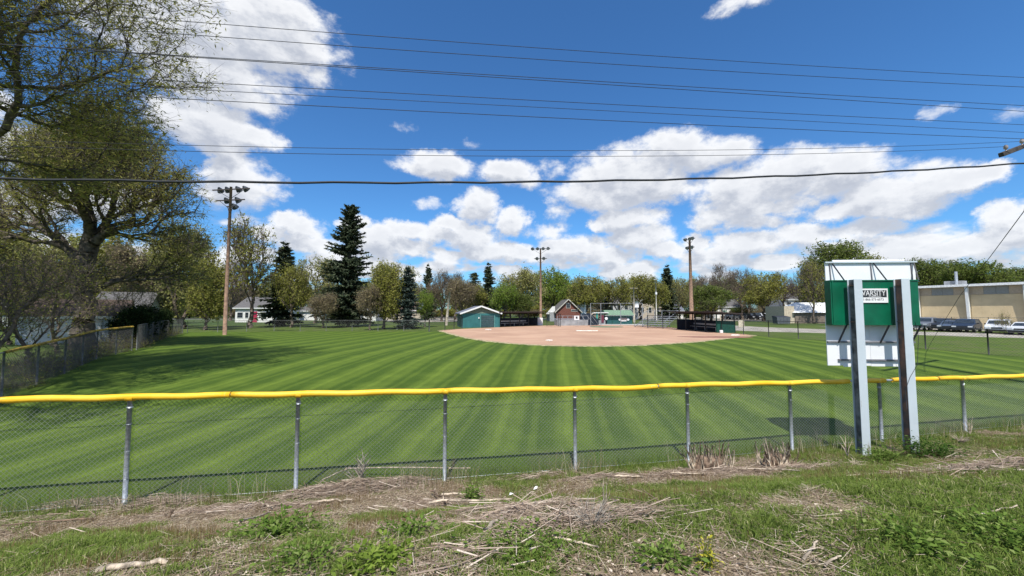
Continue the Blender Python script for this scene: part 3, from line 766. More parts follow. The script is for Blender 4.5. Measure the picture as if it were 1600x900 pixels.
        v = np.repeat(np.clip(rs.rand(nleaf) * .75 + .5 * (vnoise(c[:, 0] * .6 + 50, c[:, 1] * .6 + c[:, 2] * .6 + 50, seed + 5, 2) - .25), 0, 1), 4)
        crown = np_mesh('crown', V, Fc, leaf_m, attr=v)
    return trunk, crown
def spruce_meshes(seed, H, Rb, z0, leaf_m, cards, cs, double=False, power=.85, droop=.35):
    rs = np.random.RandomState(seed); Vs = []; Fs = []; off = 0; C = []; U = []; Wd = []; S = []
    tops = [(0, 0, H)] + ([(.55, .1, H * .985)] if double else [])
    A = np.array([[0, 0, -.2], [0, 0, H * .5]]); 
    for (tx_, ty_, th) in tops:
        a = np.array([[0, 0, -.3], [0, 0, H * .45], [tx_, ty_, th * .8]]); b = np.array([[0, 0, H * .45], [tx_, ty_, th * .8], [tx_, ty_, th]])
        V, Fc = tubes(a, b, np.array([.026 * H * .7, .013 * H, .004 * H]), np.array([.013 * H, .004 * H, .01]), 7); Vs.append(V); Fs.append(Fc + off); off += len(V)
    nb = int(H * 17); 
    z = z0 + (H - z0) * rs.rand(nb) ** 1.15 * .985
    t = (z - z0) / (H - z0); 
    ln = Rb * (1 - t) ** power * (.55 + .6 * rs.rand(nb)) + .12; ln *= np.where(t < .08, .7, 1)
    az_ = rs.rand(nb) * 2 * math.pi
    ln *= .80 + .35 * vnoise(az_ * 1.3 + 50, z * .8 + 50, seed, 2)
    cx_ = np.where((t > .55) & (rs.rand(nb) < .45) & double, .55, 0.0) * np.clip((t - .55) / .3, 0, 1)
    rise = .15 - droop * (1 - t) * 1.1
    K = 6; prev = None
    for k in range(K + 1):
        s = k / K; zz = z + ln * (rise * s + droop * .5 * s * s * (1 if True else 0)) - ln * .25 * s * (1 - t)
        p = np.stack([cx_ + np.cos(az_) * ln * s, np.sin(az_) * ln * s, zz], 1)
        if prev is not None:
            r1 = .010 + .018 * (1 - s) * ln; V, Fc = tubes(prev, p, r1, r1 * .8, 3); Vs.append(V); Fs.append(Fc + off); off += len(V)
            m = int(cards / nb / K * (1.0)) + 1
            for _ in range(m):
                q = prev + (p - prev) * rs.rand(nb, 1)
                side = rs.normal(size=(nb, 3)) * [1, 1, .25]; side /= np.linalg.norm(side, axis=1, keepdims=True)
                out = (p - prev) / (np.linalg.norm(p - prev, axis=1, keepdims=True) + 1e-6)
                u = side * .7 + out * .5 + np.array([0, 0, -.55]) * rs.rand(nb, 1); u /= np.linalg.norm(u, axis=1, keepdims=True)
                sc = cs * (.6 + .8 * rs.rand(nb)) * (.45 + .55 * np.clip(ln / Rb * 2, 0, 1)) * (1.15 - .5 * s)
                w = np.cross(u, rs.normal(size=(nb, 3))); w /= np.linalg.norm(w, axis=1, keepdims=True)
                C.append(q); U.append(u); Wd.append(w); S.append(sc)
        prev = p
    C = np.concatenate(C); U = np.concatenate(U); Wd = np.concatenate(Wd); S = np.concatenate(S)[:, None]; n = len(C)
    V = np.stack([C, C + U * S * .5 + Wd * S * .17, C + U * S, C + U * S * .5 - Wd * S * .17], 1).reshape(-1, 3)
    v = np.repeat(np.clip(rs.rand(n) ** 1.6, 0, 1), 4)
    return np_mesh('trunk', np.concatenate(Vs), np.concatenate(Fs), BARKD), np_mesh('crown', V, np.arange(n * 4).reshape(-1, 4), leaf_m, attr=v)
def place_tree(name, meshes, loc, label, cat='tree', group=None, rz=0.0, sc=(1, 1, 1)):
    r = empty(name, loc, rz, label, cat, group); r.scale = sc
    link('trunk', meshes[0], r)
    if meshes[1]: link('crown', meshes[1], r)
    return r

# --- variants for the background, about 10 m tall, crown radius about 4 m
def blobs_round(rs, H, zc, rx, rz, n=9):
    out = [(0, 0, zc, rx * .75, rx * .75, rz * .8)]
    for i in range(n):
        a = rs.rand() * 6.28; e = rs.uniform(-.7, 1.0); k = math.sqrt(max(0, 1 - e * e * .8))
        out.append((math.cos(a) * rx * .62 * k, math.sin(a) * rx * .62 * k, zc + e * rz * .62, rx * rs.uniform(.28, .45), rx * rs.uniform(.28, .45), rz * rs.uniform(.25, .4)))
    return out
VAR = {}
def variant(key, seed, leaf, bark, nleaf, leaf_s, N=800, H=10, zc=5.7, rx=4.0, rz=4.3, th=1.9, tr=.24, twigs=3, **kw):
    rs = np.random.RandomState(seed)
    VAR[key] = tree_meshes(seed, H, th, tr, blobs_round(rs, H, zc, rx, rz), N, LEAFS[leaf], bark, nleaf, leaf_s, twigs=twigs, twig_w=.014, minr=.018, **kw)
variant('olive0', 1, 'olive', BARK, 7000, .16, lump=.5)
variant('olive1', 2, 'olive', BARK, 8000, .15, rx=4.4, rz=4.2, zc=5.8, lump=.45)
variant('lime0', 3, 'lime', BARK, 9000, .15, lump=.4)
variant('green0', 4, 'green', BARKD, 15000, .13, rx=4.6, lump=.5)
variant('green1', 14, 'green', BARKD, 18000, .14, rx=4.8, rz=3.9, zc=6.0, lump=.3)
variant('pale0', 5, 'pale', BARK, 5500, .15, rx=4.4, lump=.55)
variant('pale1', 6, 'pale', BARK, 7500, .16, rx=4.2, zc=5.8, rz=4.0, droop=.4)
variant('bare0', 7, 'brown', BARKR, 2200, .10, N=900, twigs=6, lump=.4)
variant('bare1', 8, 'brown', BARK, 900, .10, N=800, twigs=5, rx=3.4, rz=4.2, th=3.2)
variant('bare2', 9, 'brown', BARKR, 6500, .13, N=900, twigs=6, rx=4.2, rz=4.2, zc=5.4, th=1.6)
variant('low2', 13, 'brown', BARKR, 8000, .14, N=900, zc=5.0, rz=5.0, rx=4.4, th=.9, twigs=5)
variant('low3', 15, 'green', BARKD, 11000, .16, zc=4.8, rz=5.0, rx=4.2, th=.9)
variant('sparse0', 10, 'olive', BARK, 3000, .14, N=800, twigs=4, rx=3.8, rz=4.1, th=3.0, lump=.5)
variant('low0', 11, 'olive', BARK, 9000, .16, zc=5.0, rz=5.0, rx=3.6, th=1.2)
variant('low1', 12, 'pale', BARK, 8000, .15, zc=4.9, rz=4.9, rx=3.8, th=1.0, droop=.3)
VAR['spruce0'] = spruce_meshes(21, 10, 2.2, .6, LEAFS['spruce'], 8000, .55)
VAR['spruce1'] = spruce_meshes(22, 10, 2.8, .4, LEAFS['bluespruce'], 9500, .52, power=.65)
VAR['pine0'] = spruce_meshes(23, 10, 3.2, 4.5, LEAFS['spruce'], 3500, .6, power=.45, droop=-.2)
TREES = [  # variant, px, base y, top y, half width px, depth, name, label
 ('sparse0', 392, 512, 322, 50, 52, 'tree', 'tall open spring tree with visible limbs right of the left light pole'),
 ('low1', 285, 512, 322, 54, 50, 'tree', 'tall yellow-green tree left of the left light pole'),
 ('low0', 322, 508, 400, 38, 47, 'tree', 'olive tree with low branches just left of the left light pole'),
 ('low1', 262, 510, 420, 34, 56, 'tree', 'pale bushy tree behind the grey roofed house on the left'),
 ('olive1', 455, 508, 402, 30, 54, 'tree', 'small olive tree in front of the dark spruce beside the white house'),
 ('pale0', 492, 508, 386, 36, 72, 'tree', 'pale yellow tree between the two dark spruces on the left'),
 ('bare2', 505, 516, 452, 27, 52, 'tree', 'low brownish budding tree left of the double topped spruce'),
 ('low0', 600, 517, 404, 38, 49, 'tree', 'broad olive tree leafy to the ground left of the blue spruce'),
 ('bare2', 578, 517, 440, 26, 47, 'tree', 'brownish shrubby tree right of the double topped spruce'),
 ('pale0', 620, 505, 398, 36, 80, 'tree', 'pale tree showing above the blue spruce'),
 ('lime0', 664, 512, 446, 16, 55, 'tree', 'bright lime young tree right of the blue spruce'),
 ('bare0', 690, 505, 416, 32, 84, 'tree', 'brown budding tree behind the leaning pale pole'),
 ('bare2', 722, 503, 428, 30, 82, 'tree', 'brown bare tree behind the teal shed'),
 ('bare1', 712, 500, 418, 24, 98, 'tree', 'grey bare tree above the leaning pale pole'),
 ('olive0', 744, 502, 440, 22, 86, 'tree', 'olive tree behind the right half of the teal shed'),
 ('lime0', 788, 505, 434, 26, 72, 'tree', 'round bright lime tree right of the teal shed roof'),
 ('pale1', 815, 503, 413, 40, 84, 'tree', 'large rounded yellow-green tree left of the middle light pole'),
 ('green0', 812, 503, 455, 22, 74, 'tree', 'darker green tree low behind the left dugout'),
 ('lime0', 862, 502, 408, 32, 96, 'tree', 'bright green tree right of the middle light pole'),
 ('olive1', 915, 500, 423, 38, 88, 'tree', 'wide olive-green tree right behind the brick house'),
 ('lime0', 888, 500, 432, 18, 92, 'tree', 'lime tree above the brick house roof'),
 ('olive0', 966, 500, 428, 26, 90, 'tree', 'olive tree behind the green concession hut'),
 ('olive1', 1000, 498, 420, 32, 97, 'tree', 'olive tree behind the wooden pole with the white transformer'),
 ('olive0', 1026, 498, 428, 24, 90, 'tree', 'olive tree behind the metal bleachers'),
 ('pale0', 1062, 499, 424, 22, 104, 'tree', 'pale yellow tree left of the right light pole'),
 ('bare0', 1100, 499, 424, 26, 98, 'tree', 'grey brown bare tree right of the right light pole'),
 ('green0', 1112, 499, 440, 32, 86, 'tree', 'dark olive tree behind the right dugout roof'),
 ('bare1', 1128, 499, 402, 24, 100, 'tree', 'tall bare grey tree above the right end of the right dugout'),
 ('bare0', 1160, 499, 412, 30, 100, 'tree', 'bare brown tree left of the yellowish tree by the parked cars'),
 ('olive1', 1194, 498, 418, 34, 84, 'tree', 'yellowish olive tree over the far parked cars'),
 ('bare1', 1224, 498, 416, 26, 96, 'tree', 'bare tree left of the two storey grey house'),
 ('bare1', 1252, 498, 412, 22, 90, 'tree', 'thin bare tree beside the two storey grey house'),
 ('green0', 1310, 505, 369, 50, 76, 'tree', 'tall dark green tree rising behind the scoreboard'),
 ('sparse0', 1272, 505, 392, 26, 70, 'tree', 'open airy tree at the left edge of the tall dark green tree'),
 ('pale0', 1370, 505, 383, 28, 92, 'tree', 'pale greyish tree above the scoreboard top'),
 ('green0', 1432, 505, 398, 40, 96, 'tree', 'green tree right of the scoreboard behind the warehouse corner'),
 ('green0', 1470, 505, 404, 26, 100, 'tree', 'green tree behind the roof vent of the warehouse'),
 ('green1', 1530, 505, 398, 44, 84, 'tree', 'dense round dark green tree behind the warehouse roof'),
 ('olive0', 1502, 505, 404, 20, 96, 'tree', 'lighter tree at the left of the dense round tree behind the warehouse'),
 ('green0', 1602, 505, 410, 34, 90, 'tree', 'tree at the right edge of the view behind the warehouse'),
 ('green1', 1690, 505, 400, 50, 84, 'tree', 'tree outside the right edge behind the warehouse'),
 ('low1', 60, 512, 345, 66, 46, 'tree', 'pale yellow-green tree left of the thick trunk, beyond the side fence'),
 ('low3', 95, 512, 440, 60, 33, 'tree', 'dark green bushy undergrowth tree just left of the thick trunk'),
 ('low0', -20, 512, 330, 75, 44, 'tree', 'olive bushy tree at the left edge beyond the side fence'),
 ('bare2', 210, 508, 368, 52, 52, 'tree', 'brown budding tree between the thick trunk and the grey roofed house'),
 ('low0', 150, 508, 350, 62, 62, 'tree', 'olive tree behind the white garage'),
 ('low1', 238, 506, 385, 44, 68, 'tree', 'pale yellow tree behind the grey roofed house'),
 ('olive0', 430, 505, 420, 30, 86, 'tree', 'olive tree behind the white house with the red door'),
 ('bare0', 360, 503, 400, 34, 92, 'tree', 'bare tree behind the left part of the white house with the red door'),
 ('spruce0', 441, 510, 375, 27, 60, 'spruce', 'dark single topped spruce beside the white house'),
 ('spruce1', 636, 517, 417, 20, 50, 'spruce', 'blue-grey spruce with its branches down to the ground left of the black fence'),
 ('spruce0', 668, 503, 411, 12, 95, 'spruce', 'small dark spruce top above the brown trees left of the teal shed'),
 ('spruce0', 763, 503, 409, 15, 88, 'spruce', 'dark pointed spruce above the right half of the teal shed'),
 ('pine0', 741, 503, 425, 15, 92, 'pine', 'dark flat topped pine left of the pointed spruce behind the teal shed'),
 ('spruce0', 949, 501, 439, 10, 92, 'spruce', 'small dark spruce behind the left end of the concession hut'),
 ('spruce0', 1044, 500, 412, 15, 100, 'spruce', 'dark spruce left of the right light pole'),
 ('spruce1', 1264, 503, 425, 14, 82, 'spruce', 'dull green spruce left of the scoreboard'),
]
for i, (vk, px, by, ty, hw, Z, nm, lab) in enumerate(TREES):
    b = P(px, by, Z); Ht = P(px, ty, Z).z; wr = hw / F * Z
    R0 = {'spruce0': 1.55, 'spruce1': 1.95, 'pine0': 2.8}.get(vk, 4.1); H0 = 10.3 if 'spruce' not in vk and 'pine' not in vk else 10
    s = wr / R0
    place_tree(nm, VAR[vk], (b.x, b.y, 0), lab, nm if nm == 'spruce' else 'tree', 'trees beyond the ball field', rz=(i * 2.4) % 6.28, sc=(s, s, Ht / H0))
# far rows of trees beyond the streets
rs = np.random.RandomState(5); kinds = ['bare0', 'low0', 'low2', 'low1', 'olive1', 'low2', 'low3', 'low0', 'lime0', 'bare2']
farlab = {'low0': 'olive bushy tree in the far row', 'low1': 'pale bushy tree in the far row', 'low2': 'brown budding tree in the far row', 'low3': 'dense green tree in the far row', 'bare0': 'hazy brown bare tree in the far row', 'bare1': 'grey leafless tree in the far row', 'bare2': 'low reddish brown tree in the far row', 'olive0': 'small olive tree in the far row', 'olive1': 'wide olive tree in the far row', 'pale0': 'pale yellow tree in the far row', 'green0': 'dark green tree in the far row', 'sparse0': 'thinly leaved tree in the far row', 'lime0': 'light green tree in the far row'}
ORD = ['', 'first', 'second', 'third', 'fourth', 'fifth', 'sixth', 'seventh', 'eighth', 'ninth', 'tenth', 'eleventh', 'twelfth', 'thirteenth', 'fourteenth', 'fifteenth', 'sixteenth', 'seventeenth', 'eighteenth', 'nineteenth', 'twentieth'] + ['twenty-' + w for w in ('first', 'second', 'third', 'fourth', 'fifth', 'sixth', 'seventh', 'eighth', 'ninth')] + ['thirty-' + w for w in ('first', 'second', 'third', 'fourth', 'fifth', 'sixth', 'seventh', 'eighth', 'ninth')] + ['last'] * 20
seen_far = {}
for i in range(120):
    px = -250 + i * 18 + rs.uniform(-8, 8); Z = rs.uniform(112, 150); k = kinds[rs.randint(len(kinds))] if px < 1400 else ['low3', 'olive1', 'low3'][rs.randint(3)]
    ty = rs.uniform(425, 452); Ht = P(px, ty, Z).z; x = P(px, 500, Z).x; s = rs.uniform(.95, 1.5)
    seen_far[k] = seen_far.get(k, 0) + 1
    place_tree('far_tree', VAR[k], (x, Z, 0), farlab[k] + ', ' + ORD[seen_far[k]] + ' of its kind from the left', 'tree', farlab[k].replace(' in the far row', '') + 's in the far row', rz=rs.rand() * 6.28, sc=(s, s, Ht / 10.2))

for i in range(70):
    px = -200 + i * 29 + rs.uniform(-9, 9); Z = rs.uniform(113, 121); k = ['low3', 'low2', 'low0'][rs.randint(3)]; x = P(px, 500, Z).x; s = rs.uniform(.8, 1.25)
    o = place_tree('far_shrub', VAR[k], (x, Z, -.2), {'low3': 'dark green', 'low2': 'brownish', 'low0': 'olive'}[k] + ' hedge shrub at the foot of the far trees, ' + ORD[i // 3 + 1] + ' third of the row', 'shrub', 'shrubs at the foot of the far trees', rz=rs.rand() * 6.28, sc=(s, s, rs.uniform(.32, .5)))
    seen_far['s' + k] = seen_far.get('s' + k, 0) + 1; o['label'] = {'low3': 'dark green', 'low2': 'brownish', 'low0': 'olive'}[k] + ' shrub at the foot of the far trees, ' + ORD[seen_far['s' + k]] + ' from the left'
# the big double topped spruce
place_tree('spruce', spruce_meshes(31, 18.4, 4.9, 1.4, LEAFS['spruce'], 50000, .62, double=True, power=.62, droop=.45), (P(541, 510, 57).x, 57, 0), 'tallest dark spruce with two tips, standing alone against the clouds', 'spruce', 'trees beyond the ball field')

# near trees on the left
bx = P(130, 545, 24).x
rs = np.random.RandomState(77)
B1 = [(0, 0, 11, 3.6, 4.2, 3.4), (3.9, 0, 9.5, 2.4, 3, 2.0), (-5.5, .5, 9, 3, 3, 2.2), (2.0, -1, 12.8, 2.4, 3, 2.0), (-3, 1, 13, 3, 3, 2), (2.8, 1.5, 7.6, 2.6, 3, 1.0), (-3.5, -2, 7.3, 3.0, 2.6, 1.0), (4.9, 1, 6.6, 1.6, 2.2, .8), (-.5, 2, 14.0, 2.2, 2.4, 1.5), (1, -3, 10, 2.6, 2, 2), (5.2, -.5, 10.8, 1.4, 1.5, .9), (-7.5, -1, 6.2, 1.8, 2, .8), (-3.5, 2.5, 5.2, 3.2, 2.4, 1.2), (3.2, 2.2, 5.0, 2.4, 2.0, 1.2), (-6.5, 1, 4.6, 2, 2, 1.1)]
place_tree('willow_tree', tree_meshes(41, 16, 5.2, .52, B1, 3000, LEAFS['willow'], BARKD, 50000, .13, leaf_spread=.40, twigs=5, twig_l=1.15, twig_w=.008, droop=.35, lump=.55, minr=.010, streak=1.0, asp=.20), (bx, 24, Gz(bx, 24)),
           'massive thick trunked spreading tree behind the worn yellow capped fence on the left', 'tree')
B0 = [(0, 0, 12.0, 3.6, 3.6, 2.8), (4.6, 0, 11.2, 2.6, 2.4, 1.6), (7.2, .8, 10.3, 1.5, 1.6, .8), (5.4, 1.6, 9.3, 1.7, 2, .6), (3.5, 3.4, 10.5, 2.4, 2.4, 1.5), (2.5, 3, 8.0, 2.4, 2.4, .7), (6.6, -.6, 12.6, 1.8, 2, 1.0), (-3, 0, 11, 3, 3, 2.4), (2, 5.0, 11.4, 2.4, 2.2, 1.2), (4.2, 4.6, 13.4, 2.6, 2.4, 1.5), (3, -1, 14.8, 3, 3, 1.5), (3, -4.2, 12, 3, 2.4, 1.8), (5.6, -3.2, 11.4, 2, 1.8, 1.2), (3.5, -2, 15, 3.6, 3.4, 1.8), (0, -3, 15.5, 4, 3.6, 2), (6.2, 1.5, 14.8, 2.6, 3.4, 1.4), (1, 3, 15.6, 3.6, 3.2, 1.8), (4.5, -5.6, 9.8, 3, 2.4, 1.5), (7.3, -5.8, 10, 1.9, 2, 1.1)]  # includes out-of-view crown lobes added to cast a heavier shadow on the lawn
place_tree('willow_tree', tree_meshes(43, 17, 5.6, .29, B0, 3300, LEAFS['willow'], BARKD, 58000, .095, leaf_spread=.34, twigs=5, twig_l=.95, twig_w=.007, droop=.30, lump=.6, minr=.009, streak=1.0, asp=.22), (-20.1, 11.2, Gz(-20.1, 11.2)),
           'tree whose dark limbs and thin leaves hang into the top left corner', 'tree')
# bare reddish small trees and brush along the side fence
bsh = tree_meshes(51, 5, .6, .085, [(0, 0, 2.9, 1.9, 1.9, 1.7), (1.0, .5, 3.9, 1.2, 1.2, 1.0), (-1.1, 0, 3.4, 1.1, 1.1, 1.2), (.2, -.7, 1.8, 1.5, 1.2, .9)], 420, LEAFS['olive'], BARKR, 1500, .045, leaf_spread=.25, twigs=3, twig_l=.5, twig_w=.005, minr=.008, lump=.4)
for i, (px, Z, sc, lab) in enumerate([(48, 17.5, 1.05, 'bare reddish multi-stemmed small tree at the left edge beyond the fence cap'), (90, 22, 1.2, 'bare reddish small tree just left of the thick trunk'), (-15, 16, 1.15, 'bare small tree half out of view at the left edge'), (205, 30, 1.0, 'bare small tree in front of the white garage gable'), (15, 27, 1.3, 'bare brown small tree further back at the left edge')]):
    x = P(px, 500, Z).x; place_tree('small_tree', bsh, (x, Z, Gz(x, Z)), lab, 'tree', 'bare small trees along the side fence', rz=i * 1.9, sc=(sc, sc, sc))
# vine covered stretch and shrubs by the side fence
hedge = tree_meshes(61, 2.6, .3, .05, [(0, 0, 1.2, 1.1, 1.1, 1.2), (.3, .4, 1.9, .8, .8, .6)], 260, leafmat('leaf_hedge', (.010, .020, .008), (.028, .045, .016), (.05, .07, .03), .1), BARKD, 9000, .07, leaf_spread=.20, twigs=1, twig_l=.3, twig_w=.006, minr=.006)
for i, (px, Z, sc, lab) in enumerate([(214, 26.5, .95, 'dark evergreen bush at the end of the yellow cap'), (231, 29.5, 1.05, 'dark evergreen bush second from the end of the yellow cap'), (243, 32.5, 1.1, 'dark evergreen bush third from the end of the yellow cap'), (254, 35, .95, 'dark evergreen bush beside the grey board fence')]):
    x = P(px, 500, Z).x - .6; place_tree('bush', hedge, (x, Z, 0), lab, 'bush', 'dark bushes on the side fence', rz=i * 2.1, sc=(sc, sc, sc))
brush = tree_meshes(62, 1.2, .1, .02, [(0, 0, .5, .8, .8, .5)], 150, LEAFS['olive'], BARKR, 800, .035, leaf_spread=.2, twigs=4, twig_l=.35, twig_w=.004, minr=.004)
sfp = [(-15.9, 11.4), (-16.6, 13.2), (-17.6, 14.7), (-18.6, 16.2), (-19.8, 18), (-20.9, 19.9), (-22, 21.8), (-23.6, 24.6), (-25.3, 27), (-27, 29.3), (-29, 32), (-31, 35), (-33, 38)]
for i, (x, y) in enumerate(sfp):
    place_tree('brush', brush, (x - .7, y + .2, Gz(x, y) - .3), 'dry leafless brush at the foot of the side fence, ' + ['nearest the viewer', 'second', 'third', 'fourth', 'fifth', 'sixth', 'seventh', 'eighth', 'ninth', 'tenth', 'eleventh', 'twelfth', 'farthest from the viewer'][i] + (' from the near end' if 0 < i < 12 else ''), 'bush', 'dry brush along the side fence', rz=i * 1.3, sc=(1 + .3 * math.sin(i * 2.1), 1.1, 1 + .35 * math.cos(i * 3.3)))

# ------------------------------------------------------------------ roads and paving
GRAVEL = mat('pale_gravel', (.36, .33, .28), .95, var=.2, scale=.8)
ASPH = mat('worn_asphalt', (.20, .195, .19), .9, var=.15, scale=.5)
LOTM = mat('gravel_lot', (.33, .30, .25), .95, var=.25, scale=.35)
def sheet(name, pts, z, m, kind='structure'):
    me = bpy.data.meshes.new(name); me.from_pydata([(x, y, z) for x, y in pts], [], [tuple(range(len(pts)))]); me.materials.append(m)
    return tag(link(name, me), kind=kind)
def gp(px, py): p = PZ(px, py); return (p.x, p.y)
sheet('gravel_lane', [gp(1124,515.5), gp(1200,518.5), gp(1290,520.6), gp(1430,523.3), gp(1600,528.5), gp(1900,540), gp(1900,529), gp(1600,521.8), gp(1430,518.2), gp(1290,514.5), gp(1200,511.5), gp(1124,507.5)], .006, GRAVEL)
sheet('parking_lot', [gp(1128,501.5), gp(1290,504), gp(1250,499.5), gp(1400,499), gp(1400,496.2), gp(1100,495.5), gp(1040,496.8)], .006, LOTM)
sheet('warehouse_lot', [(44, 56), (60, 40), (75, 20), (110, 30), (90, 75)], .012, LOTM)
sheet('street', [(-160, 103), (160, 103), (160, 110), (-160, 110)], .010, ASPH)
sheet('driveway', [gp(575,496), gp(735,496), gp(735,502.5), gp(640,503.5), gp(560,500)], .012, GRAVEL)
sheet('path', [gp(872,506.8), gp(1000,506.4), gp(1010,508.4), gp(960,507.6), gp(880,508.2)], .018, mat('pale_concrete', (.45, .43, .40), .9, var=.1))

# ------------------------------------------------------------------ buildings
SHING = mat('grey_shingles', (.13, .125, .125), .9, var=.2, scale=9)
SHINGB = mat('brown_shingles', (.10, .07, .055), .9, var=.25, scale=9)
SHINGG = mat('blue_grey_shingles', (.15, .16, .20), .9, var=.15, scale=9)
SIDEW = mat('white_siding', (.72, .72, .70), .7, var=.06, scale=2)
SIDEG = mat('pale_blue_siding', (.50, .55, .60), .7, var=.06, scale=2)
TEALW = mat('teal_panel_siding', (.035, .15, .155), .65, var=.08, scale=1.5)
TEALD = mat('dark_teal_paint', (.02, .095, .095), .6, var=.1)
OLIVEW = mat('grey_green_gable', (.13, .18, .14), .75, var=.08)
TRIM = mat('white_trim', (.74, .76, .75), .6, var=.03)
REDD = mat('raspberry_door', (.42, .035, .085), .5)
def brick_fn(t, tcn, b):
    sp_ = t.n('ShaderNodeSeparateXYZ', {0: tcn}); vv = t.n('ShaderNodeCombineXYZ', {0: t.math('ADD', sp_.outputs[0], sp_.outputs[1]), 1: sp_.outputs[2], 2: 0.0}).outputs[0]
    br = t.n('ShaderNodeTexBrick', {'Vector': vv, 'Scale': 4.0, 'Color1': (.20, .07, .05, 1), 'Color2': (.13, .05, .04, 1), 'Mortar': (.25, .17, .13, 1), 'Mortar Size': .006})
    return br.outputs[0]
BRICK = mat('red_brick', None, .9, fn=brick_fn)
TANW = mat('tan_metal_wall', (.62, .49, .30), .65, var=.07, scale=.5)
TANB = mat('brown_tan_panel', (.44, .36, .27), .65, var=.05)
GREYB = mat('grey_translucent_panel', (.26, .27, .265), .5, var=.05)
BROWNW = mat('brown_block_wall', (.20, .165, .135), .85, var=.12, scale=2)
CONC = mat('grey_concrete', (.30, .31, .32), .85, var=.15, scale=1.2)
ALU = mat('aluminium', (.50, .52, .54), .4, .5, var=.1)
NAVY = mat('dark_navy_wall', (.012, .022, .040), .7)
DGREEN = mat('dark_green_paint', (.012, .075, .055), .6)
ROOFDK = mat('dark_dugout_roof', (.05, .036, .034), .85, var=.2)

def gable_house(name, loc, rz, w, d, h, rh, wallm, roofm, label, ov=.35, trim=TRIM, gable_m=None, cat='house', chimney=None, ridge='y', wins=(), door=None, base=0.0, front_trim=True):
    """walls w (x) by d (y); front faces -y; ridge along y (gable to the front) or x"""
    root = empty(name, loc, rz, label, cat)
    mb = MB(); mb.box((0, d / 2, (h + base) / 2 - .1), (w, d, h - base + .2)); wall = mb.build('wall', wallm, root)
    g = MB()
    if ridge == 'y': g.extr([(-w / 2, h), (w / 2, h), (0, h + rh)], .002, d - .002, 'y')
    else: g.extr([(.002, h), (d - .002, h), (d / 2, h + rh)], -w / 2, w / 2, 'x')
    g.build('gable', gable_m or wallm, root)
    sl_ = rh / ((w if ridge == 'y' else d) / 2); t = .14
    for sgn in (-1, 1):
        r = MB()
        if ridge == 'y':
            e = w / 2 + ov; r.extr([(0, h + rh + .01), (sgn * e, h + rh - sl_ * e + .01), (sgn * e, h + rh - sl_ * e + .01 + t), (0, h + rh + t + .01)], -ov, d + ov, 'y')
        else:
            e = d / 2 + ov; r.extr([(d / 2, h + rh + .01), (d / 2 + sgn * e, h + rh - sl_ * e + .01), (d / 2 + sgn * e, h + rh - sl_ * e + .01 + t), (d / 2, h + rh + t + .01)], -w / 2 - ov, w / 2 + ov, 'x')
        r.build('roof', roofm, root)
        if ridge == 'y' and front_trim:
            f = MB(); e = w / 2 + ov
            f.bar((0, -ov - .02, h + rh + .08), (sgn * e, -ov - .02, h + rh - sl_ * e + .08), .05, .20); f.build('fascia', trim, root)
    if ridge == 'x':
        e = d / 2 + ov; MB().box((0, -ov - .03, h + rh - sl_ * e + .05), (w + 2 * ov, .05, .18)).build('fascia', trim, root)
    for (x, z, ww, wh) in wins:
        fr = MB().box((x, -.02, z), (ww + .16, .06, wh + .16)).build('window', trim, root)
        MB().box((x, -.055, z + wh / 4), (ww, .02, wh / 2 - .03)).build('pane', GLASSM, fr)
        MB().box((x, -.055, z - wh / 4), (ww, .02, wh / 2 - .03)).build('pane', GLASSM, fr)
    if door:
        x, dw, dh, dm = door
        fr = MB().box((x, -.02, dh / 2 + .04), (dw + .2, .07, dh + .12)).build('door_frame', trim, root)
        dr = MB().box((x, -.065, dh / 2 + .02), (dw, .03, dh)).build('door', dm, root)
        MB().box((x, -.085, dh * .80), (dw * .55, .02, dh * .16)).build('pane', GLASSM, dr)
        MB().box((x + dw * .38, -.1, dh * .47), (.05, .05, .05)).build('handle', GALV, dr)
    if chimney: MB().box(chimney[:3], (chimney[3], chimney[3], chimney[4])).build('chimney', BRICK, root)
    return root
# teal shed
sL = PZ(722, 512.2); sR = PZ(780, 511.5)
sw = (sR - sL).length; srz = math.atan2(sR.y - sL.y, sR.x - sL.x); sm = (sL + sR) / 2
shed = gable_house('storage_shed', (sm.x, sm.y, 0), srz, sw, 5.2, 1.98, .92, TEALW, SHINGG, 'teal shed with white trimmed gable and roll-up door', ov=.35, gable_m=OLIVEW, cat='shed')
rd = empty('x', (0, 0, 0)); bpy.data.objects.remove(rd)
rd = MB().box((.95, -.03, .88), (1.85, .04, 1.72)).build('roll_up_door', TEALD, shed)
for k in range(6): MB().box((.95, -.06, .2 + k * .27), (1.78, .03, .21)).build('door_slat', mat('grey_teal_slat', (.05, .09, .10), .6), rd)
for x in (-.06, 1.96): MB().box((x, -.04, .92), (.10, .06, 1.84)).build('door_jamb', mat('pale_teal_jamb', (.10, .26, .25), .6), shed)
MB().box((-.3, -.06, 1.35), (.14, .10, .22)).build('wall_lamp', TRIM, shed)
for x in (-sw / 2, sw / 2): MB().box((x, -.015, .99), (.12, .05, 1.98)).build('corner_board', TEALW, shed)
